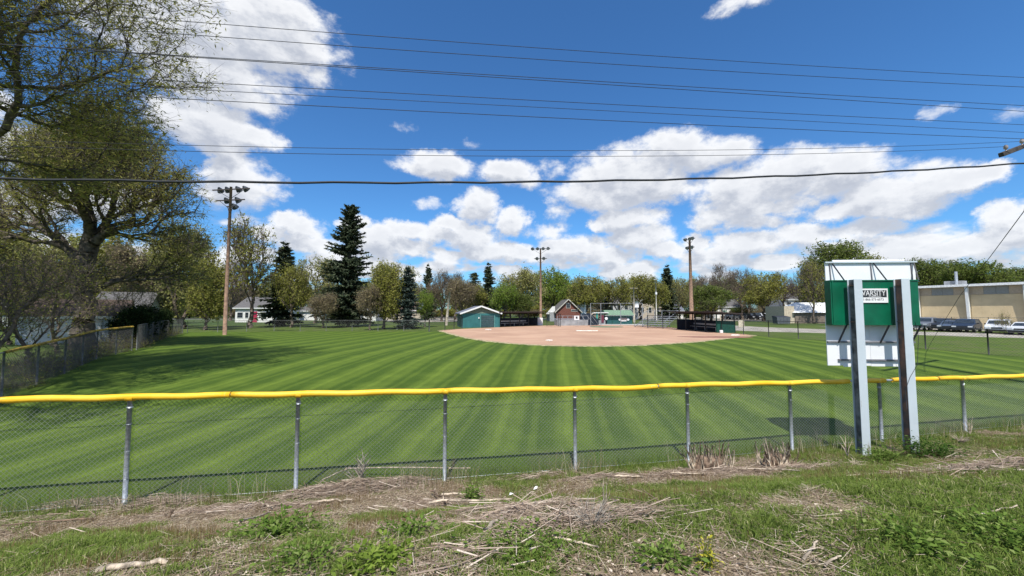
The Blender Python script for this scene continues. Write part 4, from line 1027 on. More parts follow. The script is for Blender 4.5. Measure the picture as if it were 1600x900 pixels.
# white house with the red door
hx = P(397, 500, 78).x
gable_house('white_house', (hx, 78, 0), R(-6), 8.4, 7, 3.0, 2.1, SIDEW, SHING, 'low white house with grey roof and raspberry red front door', ridge='x', wins=[(-3.1, 1.45, 1.2, 1.1), (-1.6, 1.45, .7, 1.1), (2.0, 1.5, 1.0, 1.0), (3.4, 1.5, .6, 1.0)], door=(.15, 1.15, 2.15, REDD), chimney=(2.5, 4, 4.6, .6, 1.2))
hx = P(555, 500, 86).x
gable_house('white_house', (hx, 86, 0), R(4), 9, 7, 2.6, 1.8, SIDEW, SHING, 'white house hidden behind the tallest spruce', ridge='x', wins=[(-2.5, 1.5, 1.2, 1.1), (1.2, 1.5, 1.2, 1.1)], door=(-.5, .9, 2.1, TRIM))
hx = P(485, 500, 92).x
gable_house('white_garage', (hx, 92, 0), R(2), 5.5, 5, 2.3, .9, SIDEW, SHING, 'small white garage between the two dark spruces', ridge='x', cat='garage', wins=[(1.6, 1.4, .8, .8)])
hx = P(625, 500, 100).x
gable_house('tan_house', (hx, 100, 0), R(2), 11, 7, 2.5, 2.0, mat('tan_siding', (.42, .38, .30), .8), SHINGB, 'tan house behind the blue-grey spruce', ridge='x', wins=[(2.5, 1.4, 1.2, 1.1), (-3, 1.4, 1.2, 1)])
# left side: white garage and grey roofed house behind the side fence
gx = P(150, 500, 29).x
gg = gable_house('white_garage', (P(172, 500, 30).x - 1.2, 28.5, Gz(-31, 29) - .1), R(40), 5.2, 6.0, 2.05, 1.2, SIDEG, SHINGB, 'low white garage with brown roof behind the side fence', cat='garage', ridge='x', ov=.3)
MB().box((-.3, -.03, .95), (3.6, .05, 1.7)).build('garage_door', SIDEW, gg)
for k in range(4): MB().box((-.3, -.07, .32 + k * .42), (3.5, .03, .38)).build('door_panel', SIDEW, gg.children[-1])
gable_house('grey_house', (P(203, 500, 46).x, 45, 0), R(30), 4.4, 5.0, 3.0, 1.5, SIDEG, SHING, 'pale blue house with grey roof behind the dark bushes on the left', ridge='x', ov=.4, wins=[(-2, 2, 1, 1.1), (2, 2, 1, 1.1)])
gable_house('pale_house', (P(20, 500, 56).x, 56, 0), R(15), 10, 7, 2.3, 1.6, mat('dull_pale_siding', (.36, .38, .38), .8), SHING, 'long low pale house at the far left behind the bare trees', ridge='x', wins=[(-3, 1.4, 1.2, 1), (1, 1.4, 1.2, 1), (4, 1.4, 1.2, 1)])
# brick house
hx = P(886, 500, 86).x
bh = gable_house('brick_house', (hx, 84, 0), R(4), 5.8, 8, 2.4, 2.75, BRICK, SHING, 'red brick house with a steep gable and white attic window', ov=.4, trim=mat('dull_cream_trim', (.52, .49, .43), .7), wins=[(0, 3.75, .9, 1.1), (1.5, 2.6, 1.5, .35)], front_trim=True)
bh.scale = (.92, .92, .92)
MB().extr([(-4.6, 1.7), (-2.9, 3.6), (-2.9, 1.7)], 1.5, 5, 'y').build('side_dormer', SIDEW, bh)
MB().box((-3.6, 3, 1.1), (1.3, 4, 2.2)).build('side_wing', mat('grey_siding', (.36, .37, .38), .7), bh)
MB().box((3.9, 2.2, 2.2), (1.4, 2.4, 4.4)).build('side_wing', SIDEG, bh)
# houses in the middle distance
gable_house('grey_house', (P(973, 500, 106).x, 106, 0), R(-5), 8.5, 7, 4.6, 2.6, mat('grey_white_siding', (.48, .49, .50), .7), SHING, 'two storey grey house with dormered roof behind the concession hut', ridge='x', wins=[(-3, 3.3, .9, 1.3), (-1, 3.3, .9, 1.3), (1, 3.3, .9, 1.3), (3, 3.3, .9, 1.3), (-2, 1.2, 1.2, 1.2)])
gable_house('tan_house', (P(1016, 500, 108).x, 108, 0), R(3), 9, 7, 4.2, 2.0, mat('cream_siding', (.50, .44, .36), .7), SHING, 'cream house behind the metal bleachers', ridge='y', wins=[(-2.2, 2.5, .8, 1.5), (0, 2.5, .8, 1.5), (2.2, 2.5, .8, 1.5)])
gable_house('white_house', (P(1052, 500, 112).x, 112, 0), R(3), 6, 6, 2.4, 2.4, SIDEW, SHINGG, 'small white house with dark roof left of the right light pole', ridge='x', wins=[(0, 1.2, 2.6, .9)])
gable_house('white_house', (P(1137, 500, 118).x, 118, 0), R(3), 9, 6, 3.6, 2.2, SIDEW, SHING, 'white house glimpsed through bare trees right of the right dugout', ridge='x', wins=[(-2, 2.2, 1, 1.2), (2, 2.2, 1, 1.2)])
gable_house('white_house', (P(1249, 500, 104).x, 104, 0), R(-8), 8, 7, 5.4, 1.9, SIDEW, SHING, 'two storey white house with grey roof left of the scoreboard', ridge='x', wins=[(-2.4, 4.0, 1.0, 1.2), (0, 4.0, 1.0, 1.2), (2.4, 4.0, 1.0, 1.2)])
gable_house('grey_house', (P(1225, 500, 116).x, 116, 0), R(3), 7, 6, 3.6, 1.9, mat('dusky_siding', (.30, .27, .25), .8), SHINGB, 'dusky brown house left of the two storey white house', ridge='x')
# brown walled barn with the white metal roof
q0 = PZ(1243, 505.2)
barn = empty('park_building', (q0.x, q0.y, 0), R(-4), 'low brown walled park building with bright white metal roof left of the scoreboard', 'building')
MB().box((6, 4, .95), (12, 8, 2.1)).build('wall', BROWNW, barn)
rf = MB(); rf.add([(-.4, -.4, 1.98), (12.4, -.4, 1.98), (12.4, 8.4, 1.98), (-.4, 8.4, 1.98), (2.6, 4, 3.95), (12.4, 4, 3.95)], [(0, 1, 5, 4), (4, 5, 2, 3), (0, 4, 3), (1, 2, 5), (3, 2, 1, 0)])
rf.build('roof', mat('white_metal_roof', (.80, .81, .82), .45, spec=.4), barn)
for k in range(7): MB().bar((1.2 + k * 1.7, -.41, 2.03), (2.9 + (k * 1.7 if k < 6 else 10), 3.9, 3.98), .05).build('roof_seam', WHITEP, barn) if k < 6 else None
MB().box((-.9, 3.2, 1.6), (1.8, 6, 3.2)).build('side_wing', mat('cream_wall', (.52, .45, .34), .8), barn)
# dumpster beside it
q1 = PZ(1225, 507)
du = empty('dumpster', (q1.x, q1.y, 0), R(-5), 'dark grey dumpster standing on the grass left of the brown park building', 'dumpster')
DUM = mat('grey_blue_steel', (.10, .115, .13), .6, var=.15)
MB().extr([(-1, .12), (1, .12), (1.12, 1.25), (-1.12, 1.25)], 0, 1.4).build('body', DUM, du)
MB().extr([(0, 1.26), (1.4, 1.26), (1.4, 1.45), (.1, 1.30)], -1.14, 1.14, 'x').build('lid', DARKST, du)
for x in (-.55, 0, .55): MB().box((x, -.03, .68), (.07, .05, 1.05)).build('rib', DUM, du)
# warehouse on the right
wa = Vector((59.0, 56.0, 0)); wb_dir = Vector((4.0, -8.7, 0)).normalized(); wrz = math.atan2(wb_dir.y, wb_dir.x)
wh = empty('warehouse', wa, wrz, 'long tan metal warehouse with white eaves and white wall columns', 'building')
WL, WD, WH = 34, 30, 5.62
MB().box((WL / 2, WD / 2, 2.25), (WL, WD, 4.5)).build('wall', TANW, wh)
bay = 4.8
MB().box((WL / 2, WD / 2, 5.05), (WL - .02, WD - .02, 1.1)).build('upper_wall', TANB, wh)
for k in range(7):
    x = .25 + k * bay
    for j in range(4):
        m = (TANB, GREYB, GREYB, TANB)[j]; a = x + .35 + j * 1.05
        MB().box((a + .5, -.03, 5.02), (1.03, .06, 1.0)).build('wall_panel', m, wh)
    for j in range(5): MB().box((x + .3 + j * .92 + .4, -.02, 2.2), (.915, .045, 4.5)).build('wall_panel', TANW, wh)
    c = MB(); c.extr([(-.10, 0), (-.28, 0), (-.62, 5.1), (-.62, 5.5), (-.10, 5.5)], x - .13, x + .13, 'x'); c.build('column', TRIM, wh)
MB().box((WL / 2, WD / 2, 5.60), (WL + .3, WD + .2, .04)).build('roof', WHITEP, wh)
MB().box((WL / 2 - .2, -.45, 5.74), (WL + .8, .75, .30)).build('eave_gutter', mat('white_eave_metal', (.82, .83, .84), .45), wh)
MB().tube([(3.2, 3, 5.6), (3.2, 3, 7.9)], .16, 8).build('vent_pipe', ALU, wh)
v = MB(); v.box((2.8, 4, 6.1), (1.8, 1.6, 1.0)); v.build('roof_vent', CONC, wh)
MB().box((5, 3.6, 5.85), (3, 1.4, .4)).build('roof_vent', ALU, wh)

# ------------------------------------------------------------------ ball park structures
def dugout(A, B, label, roof_h, side, panel=DGREEN, roof=True):
    """A, B = front corners (left, right seen from the outfield); side = +1 when the back lies to the right of A->B's left normal"""
    A = Vector((A[0], A[1], 0)); B = Vector((B[0], B[1], 0)); L = (B - A).length; rz = math.atan2(B.y - A.y, B.x - A.x)
    root = empty('dugout', A, rz, label, 'dugout'); dpt = 2.1 * side
    MB().box((L / 2, dpt, .62), (L, .10, 1.25)).build('back_wall', NAVY, root)
    for x in (.05, L - .05):
        MB().box((x, dpt / 2, .62), (.10, abs(dpt), 1.25)).build('end_wall', NAVY if x < 1 else panel, root)
    for k in range(5):
        x = .1 + (L - .2) * k / 4; MB().box((x, 0, 1.0), (.09, .09, 2.1)).build('post', panel if k in (4,) else BLACKP, root)
        MB().box((x, dpt, 1.0), (.09, .09, 2.0)).build('post', BLACKP, root)
    MB().box((L / 2, dpt * .62, .48), (L * .75, .30, .05)).build('bench', ALU, root)
    MB().box((L / 2, dpt * .80, .78), (L * .75, .04, .18)).build('bench_back', ALU, root)
    for x in (L * .25, L * .5, L * .75): MB().box((x, dpt * .62, .23), (.06, .25, .46)).build('bench_leg', ALU, root)
    if roof:
        r = MB(); M = .7
        vs = [(-M, -side * .9, roof_h + .05), (L + M, -side * .9, roof_h + .05), (L + M, dpt + side * .4, roof_h - .18), (-M, dpt + side * .4, roof_h - .18)]
        vs += [(a, b, c + .14) for a, b, c in vs]
        r.add(vs, [(0, 1, 2, 3), (7, 6, 5, 4), (0, 4, 5, 1), (1, 5, 6, 2), (2, 6, 7, 3), (3, 7, 4, 0)]); r.build('roof', ROOFDK, root)
        n = 9
        for k in range(n): MB().box((-M + .2 + k * (L + 2 * M - .4) / (n - 1), dpt / 2 - side * .3, roof_h - .12), (.05, abs(dpt) + 1.0, .10)).build('rafter', ROOFDK, root)
    V = []; Fc = []
    for k in range(int(L / .12)):
        x = k * .12; c0 = len(V); V += [(x, -.03 * side, 0), (x + .012, -.03 * side, 0), (x + .012, -.03 * side, 1.1), (x, -.03 * side, 1.1)]; Fc.append((c0, c0 + 1, c0 + 2, c0 + 3))
    tag(link('front_screen', np_mesh('front_screen', np.array(V), np.array(Fc), MESHD), root), kind='stuff')
    return root
a = PZ(1058, 514.8); b = PZ(1121, 520.2)
dugout((a.x, a.y), (b.x, b.y), 'right dugout with a dark flat roof and green end wall', 2.12, 1)
a = PZ(781, 511.2); b = PZ(840, 509.2)
dugout((a.x, a.y), (b.x, b.y), 'left dugout with long dark flat roof beside the teal shed', 2.05, 1, panel=NAVY)
for px, py, lab in ((844, 508.6, 'white equipment box standing at the right end of the left dugout'), (1127, 520.6, 'small white bucket at the right end of the right dugout')):
    q = PZ(px, py); s = .8 if px < 1000 else .3
    o = MB().box((0, 0, s * .75 if s > .5 else s / 2), (s, s * .7, s * 1.5 if s > .5 else s)).build('equipment_box' if s > .5 else 'bucket', WHITEP, None, bevel=.03); o.location = (q.x, q.y, .02); tag(o, lab, 'box' if s > .5 else 'bucket')
# concession hut
a = PZ(948, 506.6); b = PZ(986, 506.4)
hut = empty('concession_hut', ((a.x + b.x) / 2, a.y, 0), 0, 'small dark teal hut with pale green roof and white emblem sign behind home plate', 'hut')
Lh = (b - a).length; HH = 1.45
MB().box((0, 1.6, HH / 2), (Lh, 3.2, HH)).build('wall', TEALD, hut)
MB().box((0, .9, HH + .06), (Lh + .5, 2.6, .12)).build('eave', TRIM, hut)
MB().extr([(-.55, HH + .13), (3.5, HH + .13), (3.2, 2.35), (1.2, 2.45)], -Lh / 2 - .2, Lh / 2 + .2, 'x').build('roof', mat('pale_green_roof', (.17, .27, .18), .7, var=.15), hut)
MB().box((-Lh / 2 + 1.0, -.03, .75), (.08, .05, 1.4)).build('pilaster', DGREEN, hut)
em = MB().box((.75, -.06, .88), (1.15, .05, .50)).build('emblem_sign', mat('grey_brown_print', (.35, .28, .26), .7), hut)
MB().box((.75, -.075, .58), (.9, .04, .14)).build('sign_band', WHITEP, em)
for x in (.05, 1.5): MB().tube([(x, -.03, .84), (x, -.10, .84)], .22, 12).build('ball_emblem', WHITEP, hut)
q = PZ(943, 506.8)
hut2 = empty('ticket_booth', (q.x - .6, q.y + .3, 0), 0, 'small booth with teal and maroon posts left of the dark teal hut', 'booth')
MB().box((0, .6, .35), (2.0, 1.2, .7)).build('counter', CONC, hut2)
MB().box((-.45, 0, 1.05), (.22, .2, 2.1)).build('post', mat('bright_teal_paint', (.03, .35, .28), .6), hut2)
MB().box((.5, 0, .95), (.45, .2, 1.3)).build('panel', mat('maroon_paint', (.14, .03, .05), .6), hut2)
MB().box((.2, .5, 2.0), (2.6, 1.6, .12)).build('roof', TRIM, hut2)
MB().tube([(1.15, -.03, 1.0), (1.15, -.09, 1.0)], .26, 12).build('ball_emblem', WHITEP, hut2)
# left grandstand and score table
a = PZ(871, 509.0); b = PZ(919, 508.6)
gs = empty('grandstand', (a.x, a.y, 0), math.atan2(b.y - a.y, b.x - a.x), 'low grey concrete grandstand wall left of home plate', 'grandstand')
Lg = (b - a).length
MB().box((Lg / 2, .8, .45), (Lg, 1.6, .9)).build('wall', CONC, gs)
for k in range(4): MB().box((Lg / 2, 1.9 + k * .6, .55 + k * .16), (Lg * .95, .45, .06)).build('bench', ALU, gs)
for k in range(7): MB().box((Lg * k / 6, -.02, 1.2), (.06, .06, .7)).build('railing_post', GALV, gs)
MB().box((Lg / 2, -.02, 1.54), (Lg, .05, .05)).build('railing', GALV, gs)
o = MB().box((0, 0, 0), (.75, .06, .62)).build('small_sign', WHITEP, None); p_ = P(901, 496.5, 57.5); o.location = p_; tag(o, 'small white square sign on the railing of the grey grandstand', 'sign')
MB().box((0, .02, -.62), (.06, .06, .7)).build('post', GALV, o); MB().box((0, -.035, .02), (.28, .012, .34)).build('numeral', INK, o)
# scaffold-like viewing steps, dark
st = empty('equipment_rack', (PZ(912, 506.8).x, 62, 0), 0, 'dark blue covered rack right of the grey grandstand', 'rack')
MB().extr([(-1.2, .1), (1.6, .1), (1.6, .9), (.2, 1.9), (-1.2, 1.7)], 0, 1.2).build('cover', NAVY, st)
for x in (-.5, .4, 1.1): MB().bar((x - .8, -.05, 1.7), (x + .3, -.05, .3), .05).build('rail', GALV, st)
# bleachers
a = PZ(992, 510.8); b = PZ(1040, 512.8)
bl = empty('bleachers', (a.x, a.y, 0), math.atan2(b.y - a.y, b.x - a.x), 'aluminium bleachers with sloping side rails right of home plate', 'bleachers')
Lb = (b - a).length
for k in range(5):
    MB().box((Lb / 2, .25 + k * .62, .42 + k * .28), (Lb, .26, .05)).build('seat_plank', ALU, bl)
    MB().box((Lb / 2, .0 + k * .62, .18 + k * .28), (Lb, .22, .04)).build('foot_plank', ALU, bl)
for k in range(5):
    x = .1 + (Lb - .2) * k / 4; f = MB(); f.bar((x, -.1, .05), (x, 3.0, 1.5), .06); f.build('stringer', GALV, bl)
    MB().bar((x, 3.0, 0), (x, 3.0, 2.4), .06).build('leg', GALV, bl)
for x in (0, Lb):
    MB().bar((x, -.1, .9), (x, 3.0, 2.35), .045).build('side_rail', GALV, bl); MB().bar((x, -.1, .0), (x, -.1, .95), .045).build('side_rail', GALV, bl)
MB().bar((0, 3.02, 2.35), (Lb, 3.02, 2.35), .045).build('back_rail', GALV, bl)
# backstop
bs = empty('backstop', (14.5, 60, 0), 0, 'thin tall backstop netting posts around home plate', 'backstop')
bpx = [(923, 57), (939, 60), (970, 61), (1004, 58)]
tops = []
for px, Z in bpx:
    x = P(px, 500, Z).x - 14.5; zt = P(px, 474, Z).z; MB().tube([(x, Z - 60, 0), (x, Z - 60, zt)], .05, 6).build('post', GALV, bs); tops.append((x, Z - 60, zt))
MB().tube(tops, .025, 5).build('cable', GALV, bs)
V = []; Fc = []
for i in range(3):
    A_, B_ = Vector(tops[i]), Vector(tops[i + 1]); n = 26
    for k in range(n):
        p0 = A_.lerp(B_, k / n); c0 = len(V); V += [(p0.x, p0.y, 0), (p0.x + .008, p0.y, 0), (p0.x + .008, p0.y, p0.z), (p0.x, p0.y, p0.z)]; Fc.append((c0, c0 + 1, c0 + 2, c0 + 3))
tag(link('netting', np_mesh('netting', np.array(V), np.array(Fc), MESHD), bs), kind='stuff')
# bases, plates and the mat
def pad(name, px, py, w, d, h, m, lab, cat, rz=0.0):
    q = PZ(px, py); o = MB().box((0, 0, h / 2), (w, d, h)).build(name, m, None, bevel=min(.02, h / 3)); o.location = (q.x, q.y, .014); o.rotation_euler[2] = rz; return tag(o, lab, cat)
BASEM = mat('base_canvas', (.80, .74, .66), .8)
pad('base', 763, 516, .55, .55, .11, BASEM, 'pale base bag on the clay in front of the teal shed', 'base', .8)
pad('base', 1149, 525, .60, .60, .12, BASEM, 'pale base bag on the clay right of the right dugout', 'base', .8)
pad('base', 858, 533.2, .40, .40, .10, BASEM, 'pale base bag nearest to the outfield grass', 'base', .8)
pad('pitching_cover', 917, 517.6, 2.5, .30, .10, BASEM, 'long pale strip lying on the clay at the pitching circle', 'cover', -.03)
q = PZ(948, 511.0); o = MB().tube([(0, 0, 0), (0, 0, .03)], 1.9, 24).build('home_plate_mat', mat('green_mat', (.05, .16, .09), .8), None); o.location = (q.x, q.y, .014); o.scale = (1.25, .8, 1); tag(o, 'green mat covering the home plate area', 'mat')
for px, py, r in ((1120, 526.8, 2.2),):
    q = PZ(px, py); pts = [(q.x + 1.5 * r * math.cos(t) * (1 + .12 * math.sin(3 * t)), q.y + .55 * r * math.sin(t) * (1 + .15 * math.cos(2 * t))) for t in np.linspace(0, 6.283, 40)[:-1]]
    sheet('dark_clay_patch', pts, .017, mat('dark_clay', (.27, .135, .095), .95, var=.15, scale=1))  # flat patch in a darker clay colour
# small poles in the distance
def slim_pole(name, px, by, ty, Z, r, m, lab, cat='pole', extra=None, lean=0.0):
    b = P(px, by, Z); H = P(px, ty, Z).z; root = empty(name, (b.x, b.y, 0), 0, lab, cat)
    MB().tube([(0, 0, -.2), (lean, 0, H)], [r, r * .75], 8).build('pole', m, root, True)
    if extra: extra(root, H, lean)
    return root
slim_pole('leaning_pole', 697, 507, 456, 62, .22, WOODG, 'pale weathered pole leaning right, left of the teal shed', lean=.55)
def xf(root, H, lean):
    MB().tube([(.55, 0, H - 4.2), (.55, 0, H - 3.0)], .42, 12).build('transformer', mat('transformer_white', (.75, .76, .78), .4), root, True); MB().box((0, 0, H - .3), (1.6, .12, .12)).build('crossarm', WOODG, root)
slim_pole('utility_pole', 991, 505, 448, 78, .20, WOODG, 'grey wooden pole with a white transformer right of the concession hut', 'utility pole', xf)
def lt(root, H, lean): MB().box((-.1, 0, H + .05), (.7, .25, .18)).build('lamp', ALU, root); MB().box((0, 0, H - 3), (.35, .35, .5)).build('box', WHITEP, root)
slim_pole('street_lamp', 1026, 503, 437, 84, .13, mat('pale_pole', (.5, .48, .42), .7), 'slim pale lamp post right of the white transformer', 'street lamp', lt)
slim_pole('utility_pole', 1126, 503, 450, 92, .12, WOODG, 'slim pole in front of the bare trees right of the right dugout', 'utility pole')
def sg(root, H, lean): MB().box((0, -.05, H - .35), (.9, .05, .55)).build('sign_panel', mat('pale_green_sign', (.45, .6, .5), .6), root)
slim_pole('road_sign', 1133, 500, 484, 88, .06, GALV, 'small pale road sign on a post in front of the dark far cars', 'sign', sg)
def sg2(root, H, lean): MB().box((0, -.05, H - .6), (.8, .05, 1.0)).build('sign_panel', mat('tan_sign', (.55, .5, .38), .7), root)
slim_pole('hydrant_marker', 1158, 509, 499, 55, .05, WOODG, 'short tan marker sign on the grass beyond the foul line fence', 'sign', sg2)

# ------------------------------------------------------------------ cars
TYRE = mat('tyre_rubber', (.018, .018, .02), .85); RIM = mat('wheel_rim', (.40, .41, .43), .35, .7)
HEADL = mat('headlight_glass', (.62, .65, .68), .15, spec=.8); TAILL = mat('tail_light', (.35, .02, .02), .3, spec=.6)
def car(kind, paint, loc, rz, label, name='parked_car'):
    root = empty(name, loc, rz, label, 'pickup truck' if kind == 'pickup' else 'car', 'parked cars')
    Lc, Wc = (5.3, 1.9) if kind == 'pickup' else (4.6, 1.82)
    if kind == 'suv': prof = [(0, .45), (0, .85), (.15, 1.0), (1.05, 1.08), (1.75, 1.62), (2.2, 1.70), (3.9, 1.66), (4.45, 1.12), (4.6, .95), (4.6, .42), (4.3, .28), (.3, .28)]
    elif kind == 'sedan': prof = [(0, .42), (0, .72), (.2, .84), (1.15, .95), (1.9, 1.38), (2.4, 1.44), (3.1, 1.40), (3.9, 1.02), (4.5, .96), (4.6, .75), (4.6, .40), (4.3, .26), (.3, .26)]
    else: prof = [(0, .5), (0, .95), (.2, 1.08), (1.35, 1.15), (1.95, 1.74), (2.4, 1.80), (3.25, 1.76), (3.45, 1.20), (5.2, 1.18), (5.3, 1.1), (5.3, .55), (5.0, .4), (.35, .4)]
    prof = [(x - Lc / 2, z) for x, z in prof]; n = len(prof)
    belt = {'suv': 1.06, 'sedan': .94, 'pickup': 1.14}[kind]
    vs = []
    for sy in (-1, 1):
        for x, z in prof: vs.append((x, sy * Wc / 2 * (1 if z <= belt + .05 else 1 - (z - belt) * .28), z))
    body = MB(); body.add(vs, [tuple(range(n)), tuple(reversed(range(n, 2 * n)))] + [((i + 1) % n, i, i + n, (i + 1) % n + n) for i in range(n)])
    bo = body.build('body', paint, root, bevel=.05)
    zt = max(z for x, z in prof)
    up = [(x, z) for x, z in prof if z > belt + .2]; x0, x1 = min(x for x, z in up) - .12, max(x for x, z in up) + .1
    zb_, ztw = belt + .05, zt - .13
    cuts = [x0 + .10, x0 + (x1 - x0) * .36, x0 + (x1 - x0) * .68, x1 - .05] if kind != 'pickup' else [x0 + .1, x0 + (x1 - x0) * .52, x1 - .08]
    for sy in (-1, 1):
        for i in range(len(cuts) - 1):
            a_, b_ = cuts[i] + .03, cuts[i + 1] - .03; sl0 = .22 if i == 0 else 0; sl1 = .18 if i == len(cuts) - 2 and kind != 'pickup' else 0
            y0_, y1_ = sy * (Wc / 2 * (1 - (zb_ - belt) * .28) + .008), sy * (Wc / 2 * (1 - (ztw - belt) * .28) + .008)
            MB().add([(a_ - sl0 * .6, y0_, zb_), (b_ + sl1 * .8, y0_, zb_), (b_ - sl1 * .4, y1_, ztw), (a_ + sl0, y1_, ztw), (a_, y0_ - sy * .03, zb_), (b_, y0_ - sy * .03, zb_), (b_, y1_ - sy * .03, ztw), (a_, y1_ - sy * .03, ztw)], [(0, 1, 2, 3), (7, 6, 5, 4), (0, 4, 5, 1), (1, 5, 6, 2), (2, 6, 7, 3), (3, 7, 4, 0)]).build('side_window', GLASSM, root)
    def slope_glass(i, nm):
        (xa, za), (xb, zb2) = prof[i], prof[i + 1]
        p0 = Vector((xa, 0, za)).lerp(Vector((xb, 0, zb2)), .12); p1 = Vector((xa, 0, za)).lerp(Vector((xb, 0, zb2)), .88); nrm_ = Vector((-(zb2 - za), 0, xb - xa)).normalized() * .012
        w0, w1 = Wc / 2 * (.86), Wc / 2 * .76
        if za > zb2: w0, w1 = w1, w0
        a_, b_ = p0 + nrm_, p1 + nrm_
        MB().add([(a_.x, -w0, a_.z), (a_.x, w0, a_.z), (b_.x, w1, b_.z), (b_.x, -w1, b_.z)], [(0, 3, 2, 1)]).build(nm, GLASSM, root)
    slope_glass(3, 'windscreen'); slope_glass(6, 'rear_window')
    for x in (-Lc / 2 + .85, Lc / 2 - .95):
        for sy in (-1, 1):
            y = sy * (Wc / 2 - .10)
            w = MB().tube([(x, y - .12, .34), (x, y + .12, .34)], .34, 16).build('wheel', TYRE, root)
            MB().tube([(x, y + sy * .11, .34), (x, y + sy * .13, .34)], .21, 12).build('rim', RIM, w)
    for sy in (-1, 1):
        MB().box((-Lc / 2 + .02, sy * .66, .74 if kind != 'pickup' else .88), (.10, .38, .16)).build('headlight', HEADL, root)
        MB().box((Lc / 2 - .02, sy * .72, .86), (.10, .24, .20)).build('tail_light', TAILL, root)
        MB().box((x0 + .18, sy * (Wc / 2 + .09), belt + .08), (.14, .16, .12)).build('mirror', BLACKP, root)
    MB().box((-Lc / 2 - .02, 0, .42), (.10, Wc * .9, .2)).build('bumper', BLACKP if kind != 'pickup' else RIM, root)
    MB().box((-Lc / 2 - .012, 0, .68), (.05, .8, .16)).build('grille', BLACKP, root)
    return root
def cp(nm, c, r=.3): return mat(nm, c, r, .25, var=.02, spec=.6)
pd = Vector((8.7, 4.0, 0)).normalized(); crz = math.atan2(pd.y, pd.x)
for px, Z, kind, paint, lab, dr in [
    (1448, 47, 'pickup', cp('paint_pewter', (.17, .19, .22)), 'pewter grey pickup with bright chrome front, leftmost by the warehouse', 0),
    (1474, 46.0, 'suv', cp('paint_charcoal', (.035, .04, .05)), 'dark charcoal car between the grey pickup and the blue-grey car', 0),
    (1489, 44.2, 'sedan', cp('paint_slate', (.10, .13, .18)), 'blue-grey sedan in the middle of the dark cars by the warehouse', .05),
    (1510, 43.0, 'suv', cp('paint_navy', (.03, .045, .075)), 'dark navy car, rightmost of the dark cars by the warehouse', 0),
    (1561, 40.5, 'suv', cp('paint_white', (.74, .75, .76)), 'white car parked alone in front of the warehouse', .05),
    (1604, 38.0, 'sedan', cp('paint_white_b', (.72, .73, .74)), 'white sedan cut off by the right edge', 0)]:
    car(kind, paint, (P(px, 500, Z).x, Z, .014), crz + dr + (0 if kind != 'suv' or px < 1500 else .1), lab).scale = (.9, .9, .86)
q = P(1583, 515, 38.5)
bu = place_tree('shrub', brush, (q.x, 39.2, 0), 'bare twiggy shrub between the two white cars', 'bush', rz=1.0, sc=(.8, .8, 1.9))
for i, (px, Z, kind, paint, lab, rz) in enumerate([
    (1141, 104, 'sedan', cp('paint_black', (.02, .02, .025)), 'black far sedan left of the pale road sign', 0),
    (1152, 102, 'suv', cp('paint_grey', (.12, .13, .14)), 'dark grey far car just right of the pale road sign', 0),
    (1176, 100, 'suv', cp('paint_black', (.02, .02, .025)), 'black far car, leftmost of the row under the yellowish tree', R(80)),
    (1183, 99, 'pickup', cp('paint_black', (.02, .02, .025)), 'black far pickup second in the row under the yellowish tree', R(85)),
    (1193, 98, 'suv', cp('paint_white', (.74, .75, .76)), 'tall white far van-like car in the row under the yellowish tree', R(84)),
    (1203, 97, 'sedan', cp('paint_silver', (.42, .44, .46)), 'silver far car between the two white ones', R(84)),
    (1211, 96, 'suv', cp('paint_white', (.74, .75, .76)), 'white far car in front of the row, left of the dark red one', R(20)),
    (1222, 99, 'suv', cp('paint_maroon', (.07, .02, .025)), 'dark red far car in the row left of the park building', R(84)),
    (1231, 99, 'pickup', cp('paint_silver', (.42, .44, .46)), 'silver far pickup nearest the brown park building', R(88)),
    (1240, 100, 'sedan', cp('paint_grey', (.12, .13, .14)), 'grey far sedan partly hidden by the brown park building', R(88)),
    (958, 101, 'sedan', cp('paint_silver', (.42, .44, .46)), 'silver car on the street behind the concession hut', 0),
    (928, 101, 'suv', cp('paint_tan', (.40, .34, .26)), 'tan car on the street right of the brick house', 0)]):
    car(kind, paint, (P(px, 500, Z).x, Z, .016), rz, lab)

# ------------------------------------------------------------------ foreground bank
GRASSM = leafmat('wild_grass_blades', (.10, .155, .030), (.225, .295, .07), (.46, .45, .22), .45)
STRAWM = leafmat('dry_straw', (.20, .15, .10), (.45, .36, .25), (.66, .58, .45), .1)
LITTERM = leafmat('dead_stalk_litter', (.17, .125, .095), (.43, .335, .26), (.66, .56, .46), .05)
WEEDM = leafmat('broad_weed_leaf', (.08, .14, .026), (.18, .27, .055), (.30, .37, .12), .45)
REDM = leafmat('reddish_seed_grass', (.17, .11, .05), (.28, .20, .10), (.36, .33, .16), .35)
def scatter(rs, n, dens, y0=1.5, y1=9.8, dlo=-6.3, dhi=.05):
    out = []
    tot = 0
    while tot < n:
        y = np.sqrt(rs.rand(n) * (y1 ** 2 - y0 ** 2) + y0 ** 2); x = (rs.rand(n) * 2 - 1) * (1.42 * y + .4); d = y - Yf(x)
        w = np.minimum(1, (3.0 / y) ** 1.0) * dens(x, y, d) * (d < dhi) * (d > dlo)
        k = rs.rand(n) < w; out.append(np.stack([x[k], y[k]], 1)); tot += k.sum()
    return np.concatenate(out)[:n]
